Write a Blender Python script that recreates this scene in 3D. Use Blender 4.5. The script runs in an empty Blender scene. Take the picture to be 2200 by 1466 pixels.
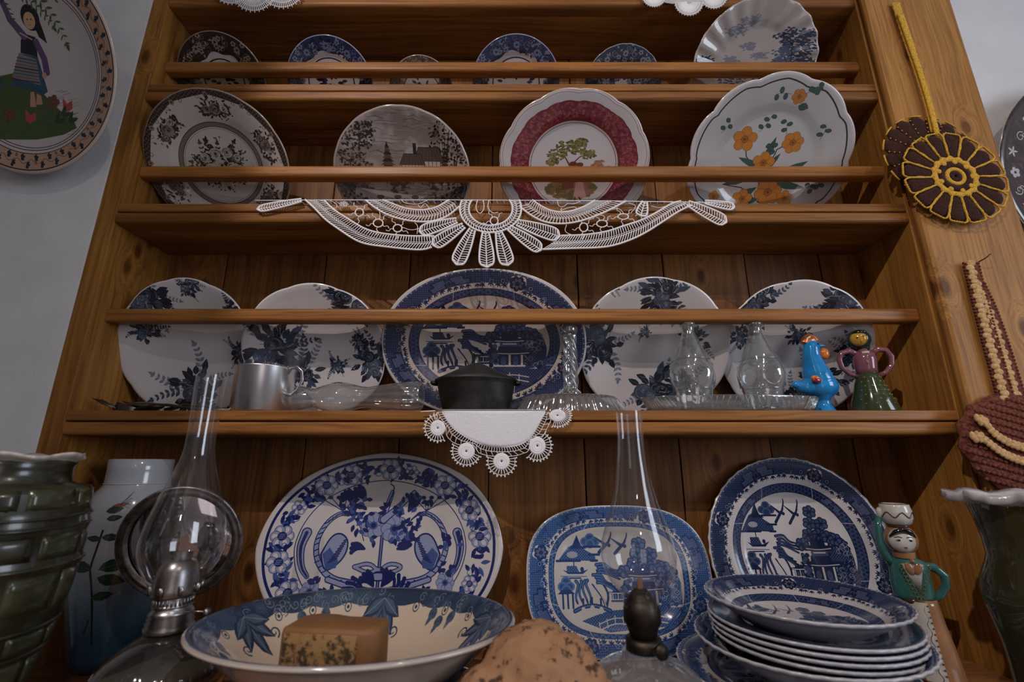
import bpy, bmesh, math, random
import numpy as np
from mathutils import Vector, Matrix, Euler

# ------------------------------------------------------------------ camera, light, exposure
S = bpy.context.scene
COL = S.collection
FPX, PITCH = 983.25, math.radians(14.92)
cam_d = bpy.data.cameras.new('camera'); cam_d.sensor_width = 36.0; cam_d.lens = FPX / 2200 * 36.0
cam_d.clip_start = 0.02
cam = bpy.data.objects.new('camera', cam_d); COL.objects.link(cam)
cam.location = (0, 0, 0); cam.rotation_euler = (math.pi / 2 + PITCH, 0, 0)
cam_d.dof.use_dof = True; cam_d.dof.focus_distance = 0.84; cam_d.dof.aperture_fstop = 4.0
S.camera = cam
S.view_settings.view_transform = 'Standard'; S.view_settings.look = 'None'
S.view_settings.gamma = 1.0; S.view_settings.use_curve_mapping = False
S.view_settings.exposure = -0.22
S.render.film_transparent = False
W = bpy.data.worlds.new('world'); S.world = W; W.use_nodes = True
W.node_tree.nodes['Background'].inputs[0].default_value = (0.55, 0.62, 0.75, 1)
W.node_tree.nodes['Background'].inputs[1].default_value = 0.6
S.cycles.use_denoising = True
S.cycles.max_bounces = 10; S.cycles.transparent_max_bounces = 24
S.cycles.diffuse_bounces = 4; S.cycles.glossy_bounces = 5; S.cycles.transmission_bounces = 10
S.cycles.caustics_reflective = False; S.cycles.caustics_refractive = False
S.cycles.sample_clamp_indirect = 4.0

def lamp(name, kind, loc, power, col, size=0.1, target=None, spot=None):
    d = bpy.data.lights.new(name, kind); d.energy = power; d.color = col
    if kind == 'AREA': d.shape = 'RECTANGLE'; d.size = size[0]; d.size_y = size[1]
    else: d.shadow_soft_size = size
    if kind == 'SPOT': d.spot_size = math.radians(spot); d.spot_blend = 0.85
    o = bpy.data.objects.new(name, d); COL.objects.link(o); o.location = loc
    if target is not None:
        o.rotation_euler = (Vector(target) - Vector(loc)).to_track_quat('-Z', 'Y').to_euler()
    return o
lamp('ceiling_spot_light', 'SPOT', (-0.80, -0.95, 1.68), 104, (1.0, 0.88, 0.84), 0.016, (0.10, 0.75, -0.02), 58)
lamp('ceiling_spot_light', 'SPOT', (0.75, -1.05, 1.62), 26, (1.0, 0.90, 0.86), 0.022, (0.35, 0.75, 0.0), 80)
lamp('window_light', 'AREA', (2.30, -0.9, 0.55), 22, (0.78, 0.87, 1.0), (0.9, 1.1), (0.9, 0.8, 0.2))
lamp('front_fill_light', 'AREA', (0.2, -2.3, -0.25), 3.6, (1.0, 0.90, 0.92), (0.8, 1.2), (0.1, 0.8, -0.1))  # added soft low fill from the camera side; no doorway exists there
lamp('rear_fill_light', 'POINT', (0.2, -2.2, 1.2), 7, (1.0, 0.87, 0.84), 0.06)  # added fill brightening the room behind the camera for the mirror, no real fitting

# ------------------------------------------------------------------ helpers
D = 0.72            # front of the dresser, metres from the lens
BACK = 0.850        # face of the back boards
HX = 0.696          # half the inner width
Z1, Z2, Z3, Z4 = 0.0795, 0.444, 0.702, 0.932
ZC = -0.29          # worktop
ZF = -1.30          # floor
def at(px, py, Y=None, Z=None):
    """a point of the photograph carried to the plane Y (or Z) of the room"""
    c, s = math.cos(PITCH), math.sin(PITCH)
    v = (733 - py) / FPX; dy = c - v * s; dz = s + v * c; dx = (px - 1100) / FPX
    t = Y / dy if Y is not None else Z / dz
    return Vector((dx * t, dy * t, dz * t))
def tag(o, label=None, cat=None, group=None, kind=None):
    if label: o['label'] = label
    if cat: o['category'] = cat
    if group: o['group'] = group
    if kind: o['kind'] = kind
    return o
def empty(name, loc, label, cat, group=None, rot=(0, 0, 0)):
    o = bpy.data.objects.new(name, None); COL.objects.link(o); o.location = loc; o.rotation_euler = rot
    o.empty_display_size = 0.02
    return tag(o, label, cat, group)
class MB:
    def __init__(s): s.v = []; s.f = []; s.m = []; s.uv = {}
    def add(s, vs, fs, mi=0):
        o = len(s.v); s.v.extend([tuple(p) for p in vs]); s.f.extend([tuple(i + o for i in f) for f in fs]); s.m.extend([mi] * len(fs)); return o
    def box(s, x0, x1, y0, y1, z0, z1, mi=0):
        v = [(x, y, z) for z in (z0, z1) for y in (y0, y1) for x in (x0, x1)]
        s.add(v, [(0, 2, 3, 1), (4, 5, 7, 6), (0, 1, 5, 4), (2, 6, 7, 3), (0, 4, 6, 2), (1, 3, 7, 5)], mi)
    def tube(s, pts, r, seg=5, closed=False, mi=0, cap=True, flat=1.0):
        pts = [Vector(p) for p in pts]; n = len(pts)
        if n < 2: return
        vs = []; up = None
        for i, p in enumerate(pts):
            a = pts[(i - 1) % n] if (closed or i) else p; b = pts[(i + 1) % n] if (closed or i < n - 1) else p
            t = (b - a)
            if t.length < 1e-9: t = Vector((0, 0, 1))
            t.normalize()
            if up is None:
                up = Vector((0, -1, 0)) if abs(t.y) < .9 else Vector((1, 0, 0))
            u = (up - t * up.dot(t))
            if u.length < 1e-6: u = t.orthogonal()
            u.normalize(); w = t.cross(u); up = u
            rr = r[i] if hasattr(r, '__len__') else r
            for k in range(seg):
                an = 2 * math.pi * k / seg
                vs.append(p + u * (rr * flat * math.cos(an)) + w * (rr * math.sin(an)))
        fs = []
        for i in range(n if closed else n - 1):
            j = (i + 1) % n
            for k in range(seg):
                k2 = (k + 1) % seg
                fs.append((i * seg + k, i * seg + k2, j * seg + k2, j * seg + k))
        if not closed and cap:
            fs.append(tuple(range(seg))[::-1]); fs.append(tuple((n - 1) * seg + k for k in range(seg)))
        s.add(vs, fs, mi)
    def lathe(s, prof, seg=40, c=(0, 0), mi=0, fn=None, cap=False, sx=1, sy=1):
        vs = []
        for (r, z) in prof:
            for k in range(seg):
                a = 2 * math.pi * k / seg
                rr, zz = (r, z) if fn is None else fn(r, z, a)
                vs.append((c[0] + rr * math.cos(a) * sx, c[1] + rr * math.sin(a) * sy, zz))
        fs = []
        for i in range(len(prof) - 1):
            for k in range(seg):
                k2 = (k + 1) % seg
                fs.append((i * seg + k, i * seg + k2, (i + 1) * seg + k2, (i + 1) * seg + k))
        if cap:
            fs.append(tuple(range(seg))[::-1]); fs.append(tuple((len(prof) - 1) * seg + k for k in range(seg)))
        s.add(vs, fs, mi)
    def ball(s, c, r, sx=1, sy=1, sz=1, seg=16, rg=10, mi=0, rot=None):
        vs = []; fs = []
        R = rot if rot is not None else Matrix.Identity(3)
        for i in range(rg + 1):
            ph = math.pi * i / rg
            for k in range(seg):
                a = 2 * math.pi * k / seg
                p = R @ Vector((r * sx * math.sin(ph) * math.cos(a), r * sy * math.sin(ph) * math.sin(a), r * sz * math.cos(ph)))
                vs.append(p + Vector(c))
        for i in range(rg):
            for k in range(seg):
                k2 = (k + 1) % seg
                fs.append((i * seg + k, (i + 1) * seg + k, (i + 1) * seg + k2, i * seg + k2))
        s.add(vs, fs, mi)
    def build(s, name, mats, parent=None, smooth=True, loc=None, bevel=0, uvf=None, autosm=None):
        me = bpy.data.meshes.new(name); me.from_pydata(s.v, [], s.f)
        mats = mats if isinstance(mats, (list, tuple)) else [mats]
        for m in mats: me.materials.append(m)
        if len(mats) > 1: me.polygons.foreach_set('material_index', s.m)
        me.polygons.foreach_set('use_smooth', [smooth] * len(s.f))
        if uvf is not None:
            co = np.empty(len(s.v) * 3); me.vertices.foreach_get('co', co); co = co.reshape(-1, 3)
            li = np.empty(len(me.loops), dtype=np.int64); me.loops.foreach_get('vertex_index', li)
            uv = uvf(co)[li]; l = me.uv_layers.new(name='uv'); l.data.foreach_set('uv', uv.astype(np.float32).ravel())
        me.update(); me.validate()
        o = bpy.data.objects.new(name, me); COL.objects.link(o)
        bm = bmesh.new(); bm.from_mesh(me); bmesh.ops.remove_doubles(bm, verts=bm.verts, dist=1e-6)
        bmesh.ops.recalc_face_normals(bm, faces=bm.faces); bm.to_mesh(me); bm.free()
        if bevel:
            b = o.modifiers.new('bevel', 'BEVEL'); b.width = bevel; b.segments = 2; b.limit_method = 'ANGLE'
        if parent is not None: o.parent = parent
        if loc is not None: o.location = loc
        return o

# ------------------------------------------------------------------ materials
def mat(name, rough=0.5, metal=0.0, col=(.8, .8, .8), coat=0.0, spec=0.5, sheen=0.0):
    m = bpy.data.materials.new(name); m.use_nodes = True
    b = m.node_tree.nodes['Principled BSDF']
    b.inputs['Base Color'].default_value = (*col, 1); b.inputs['Roughness'].default_value = rough
    b.inputs['Metallic'].default_value = metal; b.inputs['Coat Roughness'].default_value = .3; b.inputs['Coat Weight'].default_value = coat
    b.inputs['Specular IOR Level'].default_value = spec; b.inputs['Sheen Weight'].default_value = sheen
    b.inputs['IOR'].default_value = 1.5
    m.cycles.emission_sampling = 'NONE' if hasattr(m, 'cycles') else 'NONE'
    return m, m.node_tree, b
def srgb(r, g, b):
    f = lambda c: (c / 255 / 12.92) if c / 255 <= .04045 else ((c / 255 + .055) / 1.055) ** 2.4
    return (f(r), f(g), f(b))
def nd(nt, t, **kw):
    n = nt.nodes.new(t)
    for k, v in kw.items():
        if k in n.inputs: n.inputs[k].default_value = v
        else: setattr(n, k, v)
    return n
def ramp(nt, stops):
    r = nt.nodes.new('ShaderNodeValToRGB'); e = r.color_ramp.elements
    e[0].position = stops[0][0]; e[0].color = (*stops[0][1], 1); e[1].position = stops[-1][0]; e[1].color = (*stops[-1][1], 1)
    for p, c in stops[1:-1]:
        x = e.new(p); x.color = (*c, 1)
    return r
def wood(name, axis, light, dark, rough=0.42, knots=True, coat=0.15, seed=0.0, fine=1.0):
    """axis = grain direction 0/1/2; stained pine with long grain, growth bands and knots"""
    m, nt, b = mat(name, rough, coat=coat, spec=.22); L = nt.links.new
    tc = nd(nt, 'ShaderNodeTexCoord'); geo = nd(nt, 'ShaderNodeObjectInfo')
    off = nd(nt, 'ShaderNodeVectorMath', operation='SCALE'); off.inputs[0].default_value = (7.3, 3.1, 5.7); L(geo.outputs['Random'], off.inputs['Scale'])
    add = nd(nt, 'ShaderNodeVectorMath', operation='ADD'); L(tc.outputs['Object'], add.inputs[0]); L(off.outputs[0], add.inputs[1])
    warp = nd(nt, 'ShaderNodeTexNoise', Scale=3.5, Detail=2.0); L(add.outputs[0], warp.inputs['Vector'])
    wsub = nd(nt, 'ShaderNodeVectorMath', operation='SUBTRACT'); wsub.inputs[1].default_value = (.5, .5, .5); L(warp.outputs['Color'], wsub.inputs[0])
    wsc = nd(nt, 'ShaderNodeVectorMath', operation='SCALE'); wsc.inputs['Scale'].default_value = 0.022; L(wsub.outputs[0], wsc.inputs[0])
    # knots: sparse voronoi cells push the grain aside
    vo = nd(nt, 'ShaderNodeTexVoronoi', Scale=1.0, voronoi_dimensions='2D'); sx = nd(nt, 'ShaderNodeSeparateXYZ'); L(add.outputs[0], sx.inputs[0]); sm = nd(nt, 'ShaderNodeMath', operation='ADD')
    oth = [i for i in range(3) if i != axis]; L(sx.outputs[oth[0]], sm.inputs[0]); L(sx.outputs[oth[1]], sm.inputs[1]); cx = nd(nt, 'ShaderNodeCombineXYZ'); m1 = nd(nt, 'ShaderNodeMath', operation='MULTIPLY'); m1.inputs[1].default_value = 6.5; m2 = nd(nt, 'ShaderNodeMath', operation='MULTIPLY'); m2.inputs[1].default_value = 3.4
    L(sm.outputs[0], m1.inputs[0]); L(sx.outputs[axis], m2.inputs[0]); L(m1.outputs[0], cx.inputs[0]); L(m2.outputs[0], cx.inputs[1]); L(cx.outputs[0], vo.inputs['Vector'])
    kn = nd(nt, 'ShaderNodeMapRange', **{'From Min': 0.0, 'From Max': 0.20, 'To Min': 1.0, 'To Max': 0.0}); kn.interpolation_type = 'SMOOTHSTEP'; L(vo.outputs['Distance'], kn.inputs[0])
    kp = nd(nt, 'ShaderNodeVectorMath', operation='SCALE'); kp.inputs[0].default_value = (.045, .045, .045); L(kn.outputs[0], kp.inputs['Scale'])
    a2 = nd(nt, 'ShaderNodeVectorMath', operation='ADD'); L(add.outputs[0], a2.inputs[0]); L(wsc.outputs[0], a2.inputs[1])
    a3 = nd(nt, 'ShaderNodeVectorMath', operation='ADD'); L(a2.outputs[0], a3.inputs[0])
    if knots: L(kp.outputs[0], a3.inputs[1])
    else: a3.inputs[1].default_value = (0, 0, 0)
    mp = nd(nt, 'ShaderNodeMapping'); s1 = [26 * fine] * 3; s1[axis] = 1.1; mp.inputs['Scale'].default_value = s1; L(a3.outputs[0], mp.inputs[0])
    n1 = nd(nt, 'ShaderNodeTexNoise', Scale=1.0, Detail=5.0, Roughness=0.62); L(mp.outputs[0], n1.inputs['Vector'])
    mp2 = nd(nt, 'ShaderNodeMapping'); s2 = [210 * fine] * 3; s2[axis] = 5; mp2.inputs['Scale'].default_value = s2; L(a3.outputs[0], mp2.inputs[0])
    n2 = nd(nt, 'ShaderNodeTexNoise', Scale=1.0, Detail=3.0, Roughness=0.6); L(mp2.outputs[0], n2.inputs['Vector'])
    n3 = nd(nt, 'ShaderNodeTexNoise', Scale=4.0, Detail=2.0); L(add.outputs[0], n3.inputs['Vector'])
    mid = tuple((l * .62 + d * .38) for l, d in zip(light, dark))
    r = ramp(nt, [(0.30, dark), (0.47, mid), (0.60, light), (0.78, tuple(min(1, l * 1.18) for l in light))]); L(n1.outputs['Fac'], r.inputs[0])
    r2 = ramp(nt, [(0.34, (.50, .42, .36)), (0.56, (1.05, 1.05, 1.05))]); L(n2.outputs['Fac'], r2.inputs[0])
    mx = nd(nt, 'ShaderNodeMixRGB', blend_type='MULTIPLY'); mx.inputs[0].default_value = 0.65; L(r.outputs[0], mx.inputs[1]); L(r2.outputs[0], mx.inputs[2])
    r3 = ramp(nt, [(0.35, (.78, .74, .70)), (0.62, (1.08, 1.06, 1.03))]); L(n3.outputs['Fac'], r3.inputs[0])
    mx2 = nd(nt, 'ShaderNodeMixRGB', blend_type='MULTIPLY'); mx2.inputs[0].default_value = 0.8; L(mx.outputs[0], mx2.inputs[1]); L(r3.outputs[0], mx2.inputs[2])
    last = mx2
    if knots:
        kd = ramp(nt, [(0.70, (1, 1, 1)), (0.93, (.34, .24, .18))]); L(kn.outputs[0], kd.inputs[0])
        mx3 = nd(nt, 'ShaderNodeMixRGB', blend_type='MULTIPLY'); mx3.inputs[0].default_value = 0.9; L(mx2.outputs[0], mx3.inputs[1]); L(kd.outputs[0], mx3.inputs[2]); last = mx3
    hv = nd(nt, 'ShaderNodeHueSaturation'); L(last.outputs[0], hv.inputs['Color'])
    vr = nd(nt, 'ShaderNodeMapRange', **{'To Min': 0.86, 'To Max': 1.12}); L(geo.outputs['Random'], vr.inputs[0]); L(vr.outputs[0], hv.inputs['Value'])
    L(hv.outputs[0], b.inputs['Base Color'])
    bp = nd(nt, 'ShaderNodeBump', Strength=0.25, Distance=0.0006); L(n2.outputs['Fac'], bp.inputs['Height']); L(bp.outputs[0], b.inputs['Normal'])
    return m
M_shelf = wood('stained_pine_shelf', 0, (0.34, 0.146, 0.038), (0.17, 0.066, 0.017), 0.42, knots=False, coat=.05)
M_rail = wood('stained_pine_rail', 0, (0.37, 0.160, 0.042), (0.20, 0.078, 0.020), 0.40, knots=False, fine=1.2, coat=.05)
M_back = wood('stained_pine_back', 2, (0.25, 0.108, 0.030), (0.115, 0.045, 0.012), 0.5, fine=.9, coat=.0)
M_side = wood('stained_pine_side', 2, (0.38, 0.178, 0.040), (0.20, 0.083, 0.020), 0.45, coat=.0)
M_stile = wood('pale_pine_stile', 2, (0.44, 0.215, 0.058), (0.27, 0.118, 0.028), 0.50, coat=.0)
M_top = wood('worktop_pine', 0, (0.26, 0.115, 0.045), (0.11, 0.045, 0.018), 0.4)

M_floor = None
def plaster(name, col, bump=0.4):
    m, nt, b = mat(name, 0.85); L = nt.links.new
    tc = nd(nt, 'ShaderNodeTexCoord'); n = nd(nt, 'ShaderNodeTexNoise', Scale=240.0, Detail=4.0, Roughness=.6); L(tc.outputs['Object'], n.inputs['Vector'])
    n2 = nd(nt, 'ShaderNodeTexNoise', Scale=14.0, Detail=5.0); L(tc.outputs['Object'], n2.inputs['Vector'])
    r = ramp(nt, [(0.3, tuple(c * .9 for c in col)), (0.7, col)]); L(n2.outputs['Fac'], r.inputs[0]); L(r.outputs[0], b.inputs['Base Color'])
    ad = nd(nt, 'ShaderNodeMath', operation='ADD'); L(n.outputs['Fac'], ad.inputs[0]); L(n2.outputs['Fac'], ad.inputs[1])
    bp = nd(nt, 'ShaderNodeBump', Strength=bump, Distance=0.0012); L(ad.outputs[0], bp.inputs['Height']); L(bp.outputs[0], b.inputs['Normal'])
    return m
M_wall = plaster('white_plaster', (0.76, 0.75, 0.76))
M_ceil = plaster('ceiling_plaster', (0.72, 0.70, 0.68), .1)

def glaze(name, col, rough=0.12, var=0.06, scale=30):
    m, nt, b = mat(name, rough, col=col, spec=.6, coat=.3); L = nt.links.new
    b.inputs['Coat Roughness'].default_value = 0.05
    tc = nd(nt, 'ShaderNodeTexCoord'); n = nd(nt, 'ShaderNodeTexNoise', Scale=scale, Detail=4.0); L(tc.outputs['Object'], n.inputs['Vector'])
    r = ramp(nt, [(0.3, tuple(max(0, c * (1 - var * 3)) for c in col)), (0.7, tuple(min(1, c * (1 + var)) for c in col))]); L(n.outputs['Fac'], r.inputs[0]); L(r.outputs[0], b.inputs['Base Color'])
    return m
M_white = glaze('white_glaze', (0.62, 0.61, 0.62)); M_cream = glaze('cream_glaze', (0.60, 0.54, 0.47))
M_greyw = glaze('grey_white_glaze', (0.50, 0.51, 0.55), .2)
def printed(name, cv, rough=0.13, bump=0.0):
    im = bpy.data.images.new(name, cv.w, cv.h, alpha=False)
    a = np.ones((cv.h, cv.w, 4), np.float32); a[..., :3] = np.clip(cv.a, 0, 1)
    im.pixels.foreach_set(a.ravel()); im.update(); im.pack()
    m, nt, b = mat(name, rough, coat=.35, spec=.6); L = nt.links.new
    b.inputs['Coat Roughness'].default_value = 0.04
    t = nd(nt, 'ShaderNodeTexImage'); t.image = im; t.extension = 'EXTEND'
    L(t.outputs[0], b.inputs['Base Color'])
    return m
def thin_glass(name, tint=(.93, .95, .95), gl=1.0, rough=0.02, wav=0.0, haze=0.0, hcol=(.6, .6, .6)):
    m, nt, b = mat(name, .05); nt.nodes.remove(b); L = nt.links.new; out = nt.nodes['Material Output']
    tr = nd(nt, 'ShaderNodeBsdfTransparent'); tr.inputs[0].default_value = (*tint, 1)
    g = nd(nt, 'ShaderNodeBsdfGlossy'); g.inputs['Roughness'].default_value = rough; g.inputs[0].default_value = (1, 1, 1, 1)
    fr0 = nd(nt, 'ShaderNodeLayerWeight', Blend=0.5); pw = nd(nt, 'ShaderNodeMath', operation='POWER'); pw.inputs[1].default_value = 3.6; L(fr0.outputs['Facing'], pw.inputs[0]); fr = nd(nt, 'ShaderNodeMath', operation='MULTIPLY_ADD'); fr.inputs[1].default_value = .62; fr.inputs[2].default_value = .06; L(pw.outputs[0], fr.inputs[0]); mu = nd(nt, 'ShaderNodeMath', operation='MULTIPLY'); mu.inputs[1].default_value = gl; mu.use_clamp = True
    L(fr.outputs[0], mu.inputs[0]); mx = nd(nt, 'ShaderNodeMixShader'); L(mu.outputs[0], mx.inputs[0]); L(tr.outputs[0], mx.inputs[1]); L(g.outputs[0], mx.inputs[2])
    last = mx
    if haze:
        df = nd(nt, 'ShaderNodeBsdfDiffuse'); df.inputs[0].default_value = (*hcol, 1); m2 = nd(nt, 'ShaderNodeMixShader'); m2.inputs[0].default_value = haze
        L(mx.outputs[0], m2.inputs[1]); L(df.outputs[0], m2.inputs[2]); last = m2
    if wav:
        tc = nd(nt, 'ShaderNodeTexCoord'); n = nd(nt, 'ShaderNodeTexNoise', Scale=40.0, Detail=2.0); L(tc.outputs['Object'], n.inputs['Vector'])
        bp = nd(nt, 'ShaderNodeBump', Strength=wav, Distance=.002); L(n.outputs['Fac'], bp.inputs['Height']); L(bp.outputs[0], g.inputs['Normal']); L(bp.outputs[0], fr0.inputs['Normal'])
    L(last.outputs[0], out.inputs[0]); return m
M_glass = thin_glass('lamp_chimney_glass', (.92, .92, .93), 1.35, .02, .06, .012)
M_press = thin_glass('pressed_glass', (.82, .84, .84), 3.4, .06, .8, .085)
M_font = thin_glass('lamp_font_glass', (.62, .58, .50), 1.5, .06, .3, .02)
M_olive = thin_glass('olive_glass', (.55, .52, .36), 1.0, .04, .2, .40, (.075, .068, .032))
def metal(name, col, rough, var=.3, scale=60):
    m, nt, b = mat(name, rough, 1.0, col); L = nt.links.new
    tc = nd(nt, 'ShaderNodeTexCoord'); n = nd(nt, 'ShaderNodeTexNoise', Scale=scale, Detail=6.0, Roughness=.7); L(tc.outputs['Object'], n.inputs['Vector'])
    r = ramp(nt, [(0.35, tuple(c * (1 - var) for c in col)), (0.62, col)]); L(n.outputs['Fac'], r.inputs[0]); L(r.outputs[0], b.inputs['Base Color'])
    return m
M_alu = metal('brushed_aluminium', (0.78, 0.77, 0.79), 0.30, .10, 20)
M_tin = metal('aged_tin', (0.42, 0.40, 0.39), 0.32, .35)
M_rust = metal('rusty_tin', (0.34, 0.30, 0.28), 0.42, .65, 90)
M_brass = metal('blackened_brass', (0.075, 0.058, 0.045), 0.5, .4)
M_mirror, _, _b = mat('mirror_silver', 0.06, 1.0, (0.72, 0.66, 0.67))
M_cutlery = metal('tarnished_cutlery', (0.22, 0.18, 0.15), 0.4, .4)
M_pot = metal('blackened_pot', (0.075, 0.073, 0.068), 0.5, .5, 25)
M_lid = metal('dull_grey_lid', (0.17, 0.175, 0.165), 0.45, .3, 30)
M_lace, _, _b = mat('white_cotton_lace', 0.9, col=(0.90, 0.88, 0.89), sheen=.1)
def yarn(name, c1, c2, sc=420):
    m, nt, b = mat(name, .95, sheen=.06, spec=.2); L = nt.links.new
    tc = nd(nt, 'ShaderNodeTexCoord'); n = nd(nt, 'ShaderNodeTexNoise', Scale=sc, Detail=2.0); L(tc.outputs['Object'], n.inputs['Vector'])
    r = ramp(nt, [(0.35, c1), (0.65, c2)]); L(n.outputs['Fac'], r.inputs[0]); L(r.outputs[0], b.inputs['Base Color'])
    bp = nd(nt, 'ShaderNodeBump', Strength=.6, Distance=.001); L(n.outputs['Fac'], bp.inputs['Height']); L(bp.outputs[0], b.inputs['Normal']); return m
M_linen = yarn('white_linen', (0.80, 0.79, 0.82), (0.88, 0.87, 0.90), 700)
M_ybrown = yarn('brown_yarn', (0.022, 0.007, 0.005), (0.060, 0.019, 0.012)); M_yyel = yarn('yellow_yarn', (0.50, 0.26, 0.03), (0.80, 0.46, 0.06))
M_yrust = yarn('rust_yarn', (0.09, 0.022, 0.014), (0.21, 0.062, 0.036), 260); M_ycream = yarn('cream_yarn', (0.48, 0.27, 0.11), (0.70, 0.46, 0.22), 300)
# ------------------------------------------------------------------ drawing of the printed decoration (flat print on the glaze)
def C(r, g, b): return np.array((r, g, b), np.float32) / 255.0
def chai(P, k=2):
    if len(P) < 3: return P
    for _ in range(k):
        Q = [P[0]]
        for a, b in zip(P[:-1], P[1:]): Q += [(a[0] * .75 + b[0] * .25, a[1] * .75 + b[1] * .25), (a[0] * .25 + b[0] * .75, a[1] * .25 + b[1] * .75)]
        P = Q + [P[-1]]
    return P
class Cv:
    def __init__(s, w, A=1.0, bg=C(222, 218, 216)):
        s.w = w; s.h = int(round(w * A)); s.A = A
        s.a = np.empty((s.h, s.w, 3), np.float32); s.a[:] = bg; s.px = 2.0 / w
        s.X = ((np.arange(s.w) + .5) / s.w * 2 - 1).astype(np.float32)[None, :]
        s.Y = (((np.arange(s.h) + .5) / s.h * 2 - 1) * A).astype(np.float32)[:, None]
    def sl(s, x0, x1, y0, y1):
        i0 = max(0, int((x0 + 1) / 2 * s.w) - 1); i1 = min(s.w, int((x1 + 1) / 2 * s.w) + 2)
        j0 = max(0, int((y0 / s.A + 1) / 2 * s.h) - 1); j1 = min(s.h, int((y1 / s.A + 1) / 2 * s.h) + 2)
        if i0 >= i1 or j0 >= j1: return None
        return (slice(j0, j1), slice(i0, i1))
    def put(s, k, m, col, al=1.0):
        m = (m * al)[..., None]; s.a[k] = s.a[k] * (1 - m) + col * m
    def ell(s, cx, cy, rx, ry, col, rot=0.0, al=1.0):
        R = max(rx, ry); k = s.sl(cx - R, cx + R, cy - R, cy + R)
        if k is None: return
        x = s.X[:, k[1]] - cx; y = s.Y[k[0]] - cy; c, n = math.cos(rot), math.sin(rot)
        u = (x * c + y * n) / rx; v = (-x * n + y * c) / ry
        d = 1 - np.sqrt(u * u + v * v); s.put(k, np.clip(d * min(rx, ry) / s.px + .5, 0, 1), col, al)
    def ring(s, cx, cy, r, w, col, ry=None, al=1.0):
        ry = ry or r; R = max(r, ry) + w; k = s.sl(cx - R, cx + R, cy - R, cy + R)
        if k is None: return
        d = np.abs(np.sqrt(((s.X[:, k[1]] - cx) / r) ** 2 + ((s.Y[k[0]] - cy) / ry) ** 2) - 1) * min(r, ry)
        s.put(k, np.clip((w / 2 - d) / s.px + .5, 0, 1), col, al)
    def line(s, pts, w, col, w1=None, al=1.0):
        n = len(pts) - 1; w1 = w if w1 is None else w1
        for i in range(n):
            (x0, y0), (x1, y1) = pts[i], pts[i + 1]; wa = w + (w1 - w) * i / n; wb = w + (w1 - w) * (i + 1) / n; R = max(wa, wb)
            k = s.sl(min(x0, x1) - R, max(x0, x1) + R, min(y0, y1) - R, max(y0, y1) + R)
            if k is None: continue
            dx, dy = x1 - x0, y1 - y0; x = s.X[:, k[1]] - x0; y = s.Y[k[0]] - y0
            t = np.clip((x * dx + y * dy) / (dx * dx + dy * dy + 1e-12), 0, 1)
            d = np.sqrt((x - t * dx) ** 2 + (y - t * dy) ** 2)
            s.put(k, np.clip(((wa + (wb - wa) * t) / 2 - d) / s.px + .5, 0, 1), col, al)
    def poly(s, pts, col, al=1.0):
        xs = [p[0] for p in pts]; ys = [p[1] for p in pts]; k = s.sl(min(xs), max(xs), min(ys), max(ys))
        if k is None: return
        x = s.X[:, k[1]]; y = s.Y[k[0]]; ins = np.zeros((y.shape[0], x.shape[1]), bool); n = len(pts)
        for i in range(n):
            (x0, y0), (x1, y1) = pts[i], pts[(i + 1) % n]
            if abs(y1 - y0) < 1e-9: continue
            c = ((y0 > y) != (y1 > y)) & (x < (x1 - x0) * (y - y0) / (y1 - y0) + x0); ins ^= c
        s.put(k, ins.astype(np.float32), col, al)
    def rho(s, n=2.0):
        return (np.abs(s.X) ** n + np.abs(s.Y / s.A) ** n) ** (1 / n)
    def band(s, r0, r1, col, n=2.0, al=1.0, pat=None):
        r = s.rho(n); m = ((r > r0) & (r < r1)).astype(np.float32)
        if pat is not None: m = m * pat
        m = m * al; s.a[:] = s.a * (1 - m[..., None]) + col * m[..., None]
    def pol(s, rho, th, n=2.0):
        c, t = math.cos(th), math.sin(th); k = (abs(c) ** n + abs(t) ** n) ** (-1 / n)
        return (rho * k * c, rho * k * t * s.A)
    def leaf(s, x, y, a, L, Wd, col, al=1.0, vein=None):
        c, n = math.cos(a), math.sin(a); P = []
        for t, w in ((0, 0), (.2, .35), (.45, .5), (.75, .32), (1, 0), (.75, -.32), (.45, -.5), (.2, -.35)):
            P.append((x + c * t * L - n * w * Wd, y + n * t * L + c * w * Wd))
        s.poly(P, col, al)
        if vein is not None: s.line([(x, y), (x + c * L * .85, y + n * L * .85)], s.px * 1.3, vein)
    def fl(s, x, y, r, n, cp, cc, out=None, a0=0.0, pw=.42):
        for k in range(n):
            a = a0 + 2 * math.pi * k / n; q = (x + math.cos(a) * r * .58, y + math.sin(a) * r * .58)
            if out is not None: s.ell(*q, r * .46, r * pw * .9 + s.px * 1.5, out, a)
            s.ell(*q, r * .42, r * pw * .9, cp, a)
        if out is not None: s.ell(x, y, r * .30, r * .30, out)
        s.ell(x, y, r * .25, r * .25, cc)
    def rose(s, x, y, r, c1, c2, rng, n=7):
        s.ell(x, y, r, r * .92, c1)
        for k in range(n):
            a = rng.uniform(0, 6.28); rr = r * rng.uniform(.2, .9); P = []
            for j in range(5):
                b = a + j * .35; P.append((x + math.cos(b) * rr, y + math.sin(b) * rr * .9))
            s.line(P, s.px * rng.uniform(1.2, 2.6), c2)
        s.ell(x, y, r * .16, r * .16, c2)
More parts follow.
